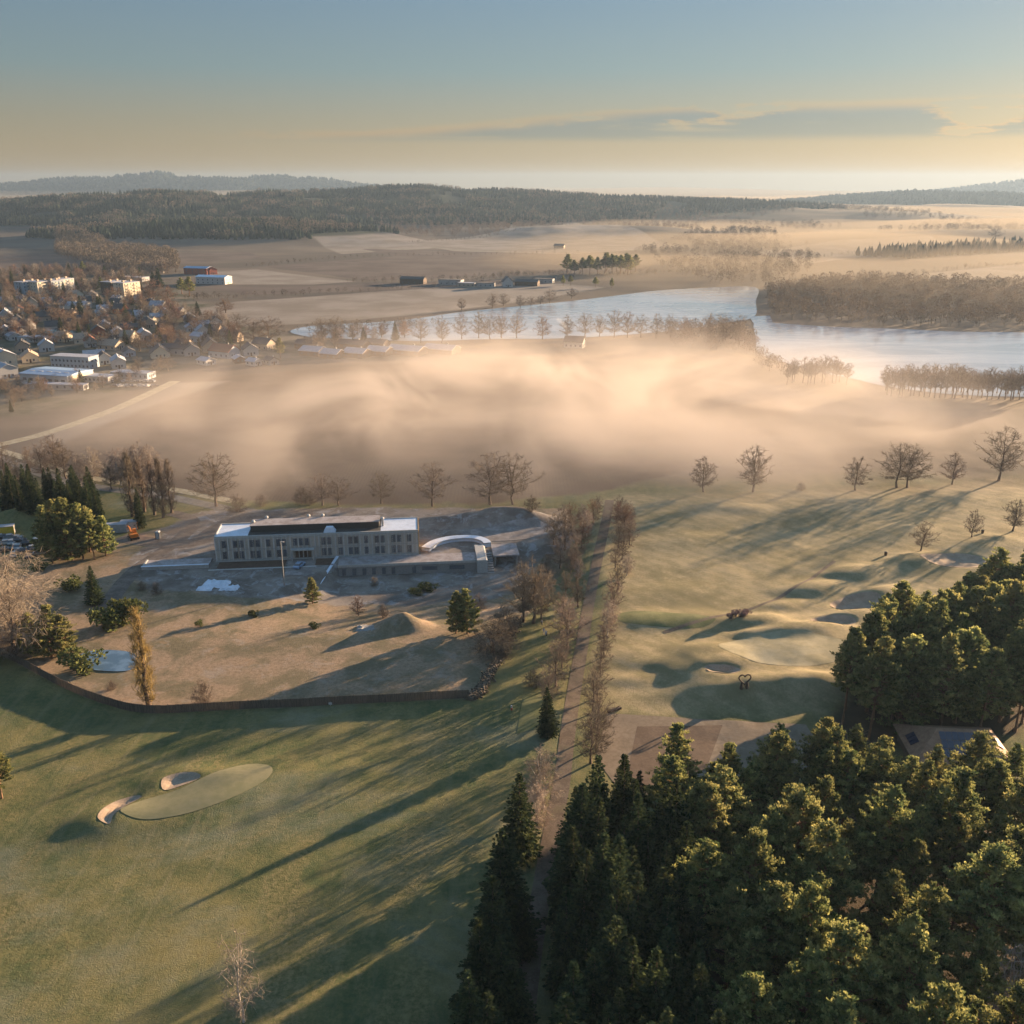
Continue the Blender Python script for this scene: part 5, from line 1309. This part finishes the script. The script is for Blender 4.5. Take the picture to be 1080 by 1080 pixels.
# ------------------------------------------------------------------ fence, hedge, golf things, people
FL = [(-60, 672), (0, 690), (60, 722), (110, 742), (155, 752), (230, 749), (300, 746), (400, 741), (495, 736)]
FP = smooth_poly(pts(*FL), 10, False); seg = np.concatenate([[0], np.cumsum(np.linalg.norm(np.diff(FP, axis=0), axis=1))])
t = thing('wooden_fence', 'long dark brown board fence between the rough meadow and the golf course', 'fence')
nseg = int(seg[-1] / 2.6); ss = np.linspace(0, seg[-1], nseg + 1); fx = np.interp(ss, seg, FP[:, 0]); fyy = np.interp(ss, seg, FP[:, 1])
fb = MB()
for i in range(nseg):
    a, b = Vector((fx[i], fyy[i], 0)), Vector((fx[i + 1], fyy[i + 1], 0)); d = (b - a); L = d.length; d.normalize(); nn = Vector((-d.y, d.x, 0))
    za, zb_ = hz(a.x, a.y) - .1, hz(b.x, b.y) - .1
    nb_ = 13
    for j in range(nb_):
        p0 = a + d * (L * j / nb_ + .01); p1 = a + d * (L * (j + 1) / nb_ - .01); z_ = za + (zb_ - za) * j / nb_; tp_ = 1.95 + rnd.uniform(-.06, .06)
        off = nn * .03
        vs_ = [p0 - off, p1 - off, p1 + off, p0 + off]
        fb.add([(v.x, v.y, z_) for v in vs_] + [(v.x, v.y, z_ + tp_) for v in vs_], [(0, 3, 2, 1), (4, 5, 6, 7), (0, 1, 5, 4), (1, 2, 6, 5), (2, 3, 7, 6), (3, 0, 4, 7)])
    if i % 2 == 0 and i < 170: MB().box(-.07, .07, -.07, .07, -.2, 2.1).build('post', M['fence'], t, loc=(a.x + nn.x * .12, a.y + nn.y * .12, za))
fb.build('board_panel', M['fence'], t)
sgn = simple('notice_sign', 'small pale sign fixed on the brown fence near the hedge corner', 'sign', 349, 746)
MB().box(-.35, .35, -.32, -.29, .8, 1.3).build('sign_plate', M['white'], sgn); MB().box(-.05, .05, -.285, -.2, .5, 1.4).build('bracket', M['metal'], sgn)
HP = smooth_poly(pts((497, 737), (507, 730), (514, 717), (522, 702), (530, 688), (540, 668), (548, 652)), 14, False)
r3 = np.random.default_rng(3); hv = Acc()
for i in range(3200):
    p = HP[r3.integers(0, len(HP))] + r3.normal(size=2) * .55
    s = r3.uniform(.08, .22); z_ = hz(p[0], p[1]) + r3.uniform(0, .9)
    e = r3.normal(size=(8, 3)); e /= np.linalg.norm(e, axis=1)[:, None]
    c8 = np.array([[-1, -1, -1], [1, -1, -1], [1, 1, -1], [-1, 1, -1], [-1, -1, 1], [1, -1, 1], [1, 1, 1], [-1, 1, 1]]) * s * r3.uniform(.5, 1.0, 3) + e * s * .3 + [p[0], p[1], z_]
    hv.add(c8, np.array([(0, 3, 2, 1), (4, 5, 6, 7), (0, 1, 5, 4), (1, 2, 6, 5), (2, 3, 7, 6), (3, 0, 4, 7)]))
tag(obj('stone_hedge_bank', hv.mesh('stone_hedge_bank', M['stone'])), 'rough stony hedge bank at the right corner of the brown fence', 'hedge bank')

t = simple('heart_sculpture', 'large wooden heart on two stout feet beside the round bunker', 'sculpture', 785, 723, .1); t.scale = (1.2, 1.2, 1.2)
hp_ = []
for i in range(29):
    a = 2 * math.pi * i / 28; hp_.append((1.0 * math.sin(a) ** 3 * 1.05, 0, 1.75 + (13 * math.cos(a) - 5 * math.cos(2 * a) - 2 * math.cos(3 * a) - math.cos(4 * a)) / 16 * 1.05))
MB().tube(hp_, .13, 8, False).build('heart_ring', M['browntim'], t)
for s in (-1, 1): MB().lathe([(.34, -.2), (.3, .3), (.2, .8), (.12, 1.1)], 8, (s * .5, 0, 0)).build('foot', M['browntim'], t)
for px, py, l in ((934, 586, 'small dark waste bin on the golden fairway below the lone tree'), (1036, 563, 'small dark tee box marker beside the faint fairway trees')):
    t = simple('waste_bin', l, 'bin', px, py); MB().lathe([(.38, 0), (.42, .9), (.45, 1.0)], 10).build('drum', M['browntim'], t); MB().lathe([(.48, 0), (.48, .08), (.2, .2)], 10, (0, 0, 1.003)).build('lid', M['black'], t)
t = simple('tee_marker', 'small red and white marker post on the grass left of the tee', 'marker', 539.5, 749)
MB().tube([(0, 0, -.1), (0, 0, .55)], .16, 8).build('lower_band', M['red'], t); MB().tube([(0, 0, .553), (0, 0, 1.05)], .16, 8).build('upper_band', M['white'], t)
lg = simple('log', 'dark log lying at the corner of the range apron', 'log', 648, 750, .5)
MB().tube([(-1.6, 0, .3), (0, .1, .34), (1.6, 0, .3)], [.32, .36, .28], 8).build('trunk', M['bark'], lg); MB().tube([(.3, .1, .5), (1.2, -.3, 1.1)], [.14, .05], 5).build('branch', M['bark'], lg)
b_ = BUSHES[0].joined.copy(); b_.materials[1] = M['gorse']
x, y = at(778, 655)
for k in range(6):
    h_ = tag(obj('heather_bush', b_, None, (x - 2.2 + k * .95, y + (k % 3 - 1) * .9, hz(x, y) - .05)), 'purplish heather bush in the small clump above the round green', 'bush', 'heather clump'); h_.scale = (.4, .4, .5); h_.rotation_euler = (0, 0, k)

def skin_mesh(name, chain, edges, mat):
    """body grown over a skeleton; the mesh is applied so that it is one continuous surface"""
    me = bpy.data.meshes.new(name); me.from_pydata([c[0] for c in chain], edges, []); o_ = bpy.data.objects.new(name, me); C.objects.link(o_)
    md = o_.modifiers.new('s', 'SKIN'); md.use_smooth_shade = True
    for v, c in zip(me.skin_vertices[0].data, chain): v.radius = (c[1], c[2] if len(c) > 2 else c[1])
    me.skin_vertices[0].data[0].use_root = True
    sb = o_.modifiers.new('u', 'SUBSURF'); sb.levels = sb.render_levels = 1
    dg = bpy.context.evaluated_depsgraph_get(); out = bpy.data.meshes.new_from_object(o_.evaluated_get(dg)); bpy.data.objects.remove(o_)
    out.name = name; out.materials.clear(); out.materials.append(mat); return out
def person(px, py, rz, label, top, legs, arm=.35):
    t = simple('person', label, 'person', px, py, rz)
    ch = [((0, 0, .95), .14, .11), ((0, 0, 1.2), .15, .11), ((0, 0, 1.42), .16, .10), ((0, 0, 1.52), .055), ((0, .01, 1.6), .085, .10), ((0, .01, 1.72), .075, .09),
          ((.2, 0, 1.42), .055), ((.27, .06, 1.15), .045), ((.22, .06 + arm * .6, .98), .035), ((.2, .1 + arm * .75, .93), .03), ((-.2, 0, 1.42), .055), ((-.27, .02, 1.15), .045), ((-.25, .1, .9), .035), ((-.25, .13, .83), .03),
          ((.1, 0, .88), .095), ((.12, .03, .5), .065), ((.13, 0, .08), .045), ((.13, .16, .04), .04), ((-.1, 0, .88), .095), ((-.12, -.02, .5), .065), ((-.13, -.06, .08), .045), ((-.13, .1, .04), .04)]
    ed = [(0, 1), (1, 2), (2, 3), (3, 4), (4, 5), (2, 6), (6, 7), (7, 8), (8, 9), (2, 10), (10, 11), (11, 12), (12, 13), (0, 14), (14, 15), (15, 16), (16, 17), (0, 18), (18, 19), (19, 20), (20, 21)]
    obj('body', skin_mesh('body', ch, ed, M['skin']), t)
    g_ = lambda ids, k: ([(ch[i][0], *[r_ * k for r_ in ch[i][1:]]) for i in ids])
    ids = [0, 1, 2, 6, 7, 8, 10, 11, 12]; e2 = [(0, 1), (1, 2), (2, 3), (3, 4), (4, 5), (2, 6), (6, 7), (7, 8)]
    obj('jacket', skin_mesh('jacket', g_(ids, 1.25), e2, M[top]), t)
    ids = [0, 14, 15, 16, 18, 19, 20]; e3 = [(0, 1), (1, 2), (2, 3), (0, 4), (4, 5), (5, 6)]
    obj('trousers', skin_mesh('trousers', g_(ids, 1.22), e3, M[legs]), t)
    MB().lathe([(.105, 0), (.11, .06), (.08, .13), (.02, .16)], 10, (0, .0, 1.66)).build('hair', M['browntim'], t)
    return t
person(571.5, 660, 2.2, 'person in a white jacket and dark trousers standing under the golden tree clump', 'white', 'darkcloth')
person(573.5, 669, -.8, 'person in light blue clothes standing on the grass just below the other golfer', 'blue', 'white', .2)
t = simple('golf_trolley', 'small golf bag trolley beside the person in light blue', 'golf trolley', 575.5, 670)
MB().tube([(0, 0, .25), (.15, 0, 1.05)], [.14, .17], 8).build('bag', M['blue'], t); MB().tube([(.2, -.3, .14), (.2, .3, .14)], .02, 5).build('axle', M['metal'], t)
for s in (-.3, .3): MB().tube([(.2, s - .03, .15), (.2, s + .03, .15)], .15, 12).build('wheel', M['black'], t)
MB().tube([(.1, 0, .3), (.55, 0, 1.0)], .02, 5).build('handle', M['metal'], t)

# hut with the pyramid roof and solar panels
x, y = at(1003, 800, 0)
t = thing('driving_range_hut', 'low brown hut with hipped roof carrying solar panels between the pine stands', 'building', (x, y, hz(x, y)), -.08)
MB().box(-8, 8, -5.5, 5.5, -.2, 3.0).build('wall', M['browntim'], t)
rf = MB().add([(-9, -6.5, 2.95), (9, -6.5, 2.95), (9, 6.5, 2.95), (-9, 6.5, 2.95), (-3.6, -.3, 6.2), (3.6, -.3, 6.2), (3.6, .3, 6.2), (-3.6, .3, 6.2)], [(0, 3, 2, 1), (4, 5, 6, 7), (0, 1, 5, 4), (1, 2, 6, 5), (2, 3, 7, 6), (3, 0, 4, 7)]).build('roof', M['roofbrown'], t)
sl = Vector((0, 6.2, 3.25)).normalized(); up_ = Vector((0, -sl.z, sl.y))
for i in range(6):
    for j in range(3):
        o0 = Vector((-3.3 + i * 1.1, -6.3, 3.05)) + sl * (1.2 + j * 1.75) + up_ * .06
        a, b, c, d = o0, o0 + Vector((1.03, 0, 0)), o0 + Vector((1.03, 0, 0)) + sl * 1.66, o0 + sl * 1.66
        pn = MB().add([tuple(v) for v in (a, b, c, d)] + [tuple(v + up_ * .05) for v in (a, b, c, d)], [(0, 3, 2, 1), (4, 5, 6, 7), (0, 1, 5, 4), (1, 2, 6, 5), (2, 3, 7, 6), (3, 0, 4, 7)]).build('solar_panel', M['solar'], rf)
for sx in (-1, 1):
    for j in range(3):
        q0 = Vector((sx * 6.2, -1.6, 4.75))
        sl2 = Vector((-sx * 5.4, 0, 3.25)).normalized(); n2 = Vector((sx * 3.25, 0, 5.4)).normalized(); q0 = Vector((sx * 8.2, -1.8 + j * 1.1, 3.55)) + n2 * .08
        vv = [q0, q0 + Vector((0, 1.03, 0)), q0 + Vector((0, 1.03, 0)) + sl2 * 1.66, q0 + sl2 * 1.66]
        MB().add([tuple(v) for v in vv] + [tuple(v + n2 * .05) for v in vv], [(0, 3, 2, 1), (4, 5, 6, 7), (0, 1, 5, 4), (1, 2, 6, 5), (2, 3, 7, 6), (3, 0, 4, 7)]).build('solar_panel', M['solar'], rf)

# ------------------------------------------------------------------ the village
hw = MB().box(-.5, .5, -.04, .04, 0, 1.2).mesh('house_window', M['glass'])
def house(px, py, L, D, H, rise, rz, wall, roof, label, group=None, name='house', cat='house', win=None, chim=True):
    t = simple(name, label, cat, px, py, rz, group)
    if rise > .3:
        MB().prism([(-D / 2, -.3), (D / 2, -.3), (D / 2, H), (0, H + rise), (-D / 2, H)], -L / 2, L / 2).build('wall', M[wall], t)
        e = .45; k = rise / (D / 2); rb = MB()
        for s in (-1, 1):
            a = (s * .0, H + rise + .03); b = (s * (D / 2 + e), H - e * k + .03)
            rb.add([(a[0], -L / 2 - e, a[1]), (b[0], -L / 2 - e, b[1]), (b[0], L / 2 + e, b[1]), (a[0], L / 2 + e, a[1]), (a[0], -L / 2 - e, a[1] + .2), (b[0], -L / 2 - e, b[1] + .2), (b[0], L / 2 + e, b[1] + .2), (a[0], L / 2 + e, a[1] + .2)],
                   [(0, 3, 2, 1), (4, 5, 6, 7), (0, 1, 5, 4), (1, 2, 6, 5), (2, 3, 7, 6)])
        r_ = rb.build('roof', M[roof], t)
    else:
        MB().box(-D / 2, D / 2, -L / 2, L / 2, -.3, H).build('wall', M[wall], t)
        r_ = MB().box(-D / 2 - .2, D / 2 + .2, -L / 2 - .2, L / 2 + .2, H + .003, H + .3).build('roof', M[roof], t)
    if chim: MB().box(.6, 1.2, -L * .2, -L * .2 + .6, H + rise * .4, H + rise + .9).build('chimney', M['greyw'], r_)
    nf = max(1, int(H / 2.8)); nc = win or max(2, int(L / 4))
    for f in range(nf):
        for i in range(nc):
            for s in (-1, 1): o_ = obj('window', hw, t, (s * (D / 2 + .035), -L / 2 + L * (i + .5) / nc, .9 + f * 2.8)); o_.rotation_euler = (0, 0, math.pi / 2)
        for i in (-1, 1): obj('window', hw, t, (i * D / 5, -L / 2 - .035, .9 + f * 2.8))
    MB().box(-.5, .5, -L / 2 - .06, -L / 2 - .003, 0, 2.1).build('door', M['browntim'], t)
    return t
def apartment(px, py, L, D, nf, rz, wall, label):
    t = simple('apartment_block', label, 'apartment block', px, py, rz); H = nf * 2.9
    MB().box(-D / 2, D / 2, -L / 2, L / 2, -.3, H).build('wall', M[wall], t)
    rf_ = MB().box(-D / 2 - .3, D / 2 + .3, -L / 2 - .3, L / 2 + .3, H + .003, H + .4).build('roof', M['tile_frost'], t)
    for yy in (-L * .25, L * .2): MB().box(-1, 1, yy, yy + 2, H + .403, H + 2).build('chimney', M['tanw'], rf_)
    for f in range(nf):
        for yy in (-L * .3, L * .1):
            b_ = MB().box(D / 2 + .003, D / 2 + 1.3, yy, yy + L * .25, f * 2.9 + .3, f * 2.9 + .45).box(D / 2 + 1.2, D / 2 + 1.3, yy, yy + L * .25, f * 2.9 + .453, f * 2.9 + 1.3).build('balcony', M['cream'], t)
        for i in range(int(L / 3.5)):
            for s in (-1, 1): o_ = obj('window', hw, t, (s * (D / 2 + .035), -L / 2 + 1.7 + i * 3.5, f * 2.9 + 1.0)); o_.rotation_euler = (0, 0, math.pi / 2)
        for i in (-1.5, 1.5): obj('window', hw, t, (i * 1.2, -L / 2 - .035, f * 2.9 + 1.0))
    MB().box(-.6, .6, -L / 2 - .08, -L / 2 - .003, 0, 2.2).build('door', M['browntim'], t)
apartment(31, 310, 20, 12, 4, -.45, 'bluew', 'blue-grey apartment block, leftmost of the village blocks')
apartment(45, 310, 18, 12, 4, -.45, 'cream', 'cream apartment block with lit balconies between two others')
apartment(58, 309, 14, 11, 4, -.45, 'bluew', 'grey stair block between the cream apartment blocks')
apartment(67, 307, 18, 12, 4, -.45, 'white', 'pale apartment block with lit balconies at the right of the group')
apartment(121, 310, 18, 14, 4, -.45, 'browntim', 'apartment block in front of the large frosty tree, its shaded side painted dark')  # unlit side of the cream block next to it: shade put into wall colour
apartment(135, 311, 20, 13, 4, -.45, 'cream', 'sunlit cream apartment block with four rows of balconies')
HS = [(142, 296, 30, 12, 4, .2, 1.2, 'greyw', 'tile_frost', 'long flat pale roof behind the sunlit apartment block'), (79, 314, 12, 10, 4, 2.5, 1.2, 'cream', 'tile_tan', 'cream gabled house right of the apartment blocks'), (97, 316, 11, 9, 5, 3, .3, 'white', 'tile_dark', 'white gabled house below the dark pine'), (34, 325, 11, 9, 5, 4, .5, 'cream', 'tile_dark', 'bright gabled house below the cream apartments, left one'), (48, 327, 10, 8, 4, 4, .5, 'white', 'tile_dark', 'bright gabled house below the cream apartments, right one'),
      (7, 338, 13, 10, 4, 5, .45, 'white', 'tile_frost', 'white house with a steep bright gable at the left edge'), (73, 332, 16, 10, 3, 3.5, 1.2, 'tanw', 'tile_tan', 'house with broad tan roof left of the village spruce'), (19, 342, 8, 7, 4, 3, .5, 'cream', 'tile_dark', 'small narrow cream house below the steep bright gable'), (60, 355, 14, 10, 3, 1.5, 1.2, 'bluew', 'teal', 'house with teal sheet roof left of the conical spruce'), (77, 356, 16, 9, 3, 1.5, 1.2, 'greyw', 'teal', 'low house with teal roof right of the conical spruce'),
      (42, 360, 26, 10, 3, .2, 1.3, 'white', 'tile_frost', 'long low white-roofed house in the smoky gardens'), (15, 358, 10, 8, 3, 2, .7, 'white', 'tile_frost', 'small white house at the left edge of the smoky gardens'), (118, 368, 14, 9, 3, 3, 1.2, 'tanw', 'tile_tan', 'house with a sunlit tan roof among bare trees'), (169, 376, 12, 11, 3, 4, .4, 'cream', 'tile_dark', 'yellow-gabled house with steep dark roof'), (187, 373, 18, 9, 4, 2, 1.3, 'greyw', 'tile_dark', 'grey house behind the yellow-gabled house'), (136, 375, 9, 7, 3, 2, .5, 'bluew', 'tile_dark', 'small blue-grey house left of the yellow gable'),
      (5, 397, 14, 10, 5, 2.5, .8, 'white', 'tile_frost', 'white house corner at the left edge below the tall white house'), (3, 388, 18, 12, 8, 3, .7, 'cream', 'tile_frost', 'tall white house with sunlit wall at the left edge'),
      (222, 370, 13, 10, 4, 4, .4, 'tanw', 'tile_dark', 'sunlit gabled house left of the red-roofed house'), (237, 376, 16, 10, 4, 3.5, 1.1, 'bluew', 'tile_red', 'house with bright red roof at the field edge'), (264, 374, 10, 9, 4, 3, .4, 'white', 'tile_dark', 'small white house right of the red-roofed house'), (279, 368, 12, 9, 4, 3, 1.1, 'tanw', 'tile_dark', 'house with sunlit roof ridge left of the dark conifer mass'), (211, 360, 10, 8, 4, 2, 1, 'white', 'tile_frost', 'small pale house behind the sunlit gabled house'), (202, 374, 11, 9, 4, 3, .4, 'greyw', 'tile_dark', 'grey house at the village end of the field'), (252, 382, 8, 6, 2.6, 1.5, .5, 'browntim', 'tile_frost', 'small garden shed below the red-roofed house'), (268, 385, 7, 6, 2.6, 1.5, 1, 'white', 'tile_frost', 'pale garden shed at the dark field edge'), (218, 384, 9, 7, 2.6, 1.5, .9, 'white', 'tile_frost', 'white shed left of the red-roofed house'), (286, 384, 8, 6, 2.8, 1.5, .7, 'greyw', 'tile_dark', 'grey shed below the dark conifer mass')]
for a in HS: house(*a[:9], a[9])
r5 = random.Random(77); taken = [at(h_[0], h_[1]) for h_ in HS]; n5 = 0
for P in (pts((-20, 316), (60, 320), (150, 318), (200, 334), (245, 350), (258, 370), (200, 374), (120, 372), (-20, 372)), pts((-20, 372), (70, 374), (150, 378), (170, 388), (100, 396), (-20, 382))):
    for x, y in scatter(P, 25, 91 + n5, .42):
        if min(math.hypot(x - a, y - b) for a, b in taken) < 15: continue
        px, py = project(x, y, 0); n5 += 1
        wl, rf_ = r5.choice([('white', 'tile_dark'), ('cream', 'tile_tan'), ('greyw', 'tile_frost'), ('tanw', 'tile_dark'), ('bluew', 'tile_frost'), ('white', 'tile_red'), ('redw', 'tile_dark'), ('white', 'tile_frost')])
        house(px, py, r5.uniform(8, 13), r5.uniform(7, 9), r5.uniform(3, 4.6), r5.uniform(2.2, 3.6), r5.choice((.45, .5, 1.2, 1.3, 2.0)), wl, rf_, 'small gabled house half hidden by bare trees in the left village', 'gabled houses among the village trees', 'house', 'house', 2)
TR = ['terraced house with frosted roof right of the dark conifer mass', 'low frosted terraced roof next along the field edge', 'third terraced roof along the field edge, pinkish', 'fourth terraced roof along the field edge with bright slope', 'widest striped terraced roof along the field edge', 'last pale terraced roof before the lone dark tree', 'dark-roofed house behind the first terraced roof', 'dark long house behind the third terraced roof', 'dark house by the lake arm behind the fourth terraced roof']
for k, (px, py, L, D, rf_) in enumerate([(331, 374, 14, 11, 'tile_frost'), (351, 377, 12, 10, 'tile_frost'), (377, 376, 14, 11, 'tile_frost'), (401, 374, 14, 11, 'tile_frost'), (430, 373, 22, 13, 'tile_frost'), (466, 372, 20, 12, 'tile_frost'), (326, 367, 16, 9, 'tile_dark'), (373, 367, 20, 9, 'tile_dark'), (398, 366, 14, 9, 'tile_dark')]):
    house(px, py, L, D, 3, 2.2, 1.15, 'browntim', rf_, TR[k], 'terraced houses by the lake')
t = simple('industrial_hall', 'white industrial hall with pale blue roof in front of the village', 'hall', 61, 402, 1.28); t.scale = (.75, .72, .72)
MB().box(-13, 13, -21, 21, -.3, 7).build('wall', M['white'], t)
rf_ = MB().add([(-13.3, -21.3, 7.003), (13.3, -21.3, 7.003), (13.3, 21.3, 7.003), (-13.3, 21.3, 7.003), (-13.3, -21.3, 7.4), (13.3, -21.3, 7.4), (13.3, 21.3, 7.4), (-13.3, 21.3, 7.4), (0, -21.3, 8.6), (0, 21.3, 8.6)], [(0, 3, 2, 1), (4, 8, 9, 7), (8, 5, 6, 9), (0, 1, 5, 8, 4), (2, 3, 7, 9, 6), (1, 2, 6, 5), (3, 0, 4, 7)]).build('roof', M['steelblue'], t)
for i in range(5): MB().box(-6, -5, -16 + i * 7.5, -12 + i * 7.5, 7.98, 8.25).build('skylight', M['white'], rf_)
for i in range(7): obj('window', MB().box(-.1, .1, -1.6, 1.6, 0, 2.0).mesh('hall_window', M['glass']), t, (-13.06, -17 + i * 5.6, 2.5))
MB().box(13.003, 13.1, -4, 2, 0, 4.5).build('door', M['greyw'], t); MB().box(-9, 9, -21.1, -21.003, .0, 6.5).build('gable_panel', M['cream'], t)
house(107, 402, 15, 8, 3, .1, 1.3, 'white', 'tile_frost', 'low flat white annex right of the industrial hall', None, 'annex_building', 'annex', 6, False)
house(80, 387, 25, 9, 6.5, .2, 1.33, 'bluew', 'tile_frost', 'long pale three-storey facade behind the industrial hall', None, 'office_building', 'building', 10, False)
house(141, 398, 22, 8, 3, .1, 1.35, 'bluew', 'tile_frost', 'long low frosted shed behind the car park', None, 'storage_shed', 'shed', 8, False)
house(60, 410, 32, 5, 2.6, .1, 1.45, 'greyw', 'tile_frost', 'long low wall-like shed along the road below the hall', None, 'storage_shed', 'shed', 8, False)
house(210, 289, 30, 14, 7, 1.5, 1.3, 'redw', 'steelblue', 'dark barn with blue roof at the edge of the fields', None, 'barn', 'barn', 4, False)
house(226, 299, 34, 14, 7, 1.5, 1.3, 'white', 'membrane', 'long white farm hall below the dark barn', None, 'farm_hall', 'hall', 6, False)
house(222, 289, 14, 10, 5, 3, .8, 'redw', 'tile_red', 'small red farmhouse beside the dark barn')
for k, (px, py, L, D, H, ri, wl, rf_, l) in enumerate([(476, 300, 24, 11, 5, .2, 'greyw', 'tile_dark', 'grey flat industrial shed at the left of the lakeside row'), (493, 302, 18, 9, 3.5, .2, 'tanw', 'tile_frost', 'low white shed in the lakeside industrial row'), (511, 302, 20, 9, 3.5, .2, 'greyw', 'tile_dark', 'low grey shed in the lakeside industrial row'), (535, 302, 12, 10, 5, 5, 'white', 'tile_dark', 'white steep gable in the lakeside industrial row'), (556, 301, 24, 10, 4, 2, 'browntim', 'tile_dark', 'brown long hall right of the white gable'), (574, 298, 20, 9, 4, .2, 'greyw', 'tile_dark', 'pale shed at the right end of the lakeside row'), (436, 299, 26, 10, 5, 2, 'browntim', 'tile_dark', 'dark barn left of the lakeside industrial row'), (590, 262, 16, 10, 4, 3, 'tanw', 'tile_dark', 'distant white farmhouse below the pale hillside'), (180, 327, 8, 6, 3, 2, 'cream', 'tile_tan', 'sunlit hut at the tip of the village by the pale field'), (606, 366, 12, 9, 4, 3, 'greyw', 'tile_dark', 'pale house half sunk in fog on the lake shore')]):
    house(px, py, L, D, H, ri, 1.3 if k != 3 else .15, wl, rf_, l, None, 'shed' if k < 7 else 'house', 'shed' if k < 7 else 'house', 4, False)
for k in range(14):
    px, py = 118 + (k % 7) * 7 + (k // 7) * 3, 403 + (k // 7) * 5
    x, y = at(px, py); s_ = (cs, cd, cw)[k % 3]
    dup(s_, (x, y, hz(x, y)), rnd.uniform(0, 3), ['silver', 'dark', 'white'][k % 3] + ' car in the car park right of the industrial hall', ['silver', 'dark', 'white'][k % 3] + ' cars in the hall car park')
# chimney smoke: a thin leaning plume over the house in the fog, and a low drift over the gardens at the left
def plume(x, y, z, L, r0, r1, lean, mat):
    pa = [(x + lean[0] * t_ * t_, y + lean[1] * t_ * t_, z + L * t_) for t_ in np.linspace(0, 1, 7)]
    tag(MB().tube(pa, [r0 + (r1 - r0) * t_ ** .8 * (1 - .5 * t_ ** 6) for t_ in np.linspace(0, 1, 7)], 10).build('smoke', mat, None, True), kind='stuff')
x, y = at(598, 362); plume(x, y, 7, 9, .4, 1.8, (-7, 0), volume_mat('chimney_smoke', .03, (1, .97, .94), .3))
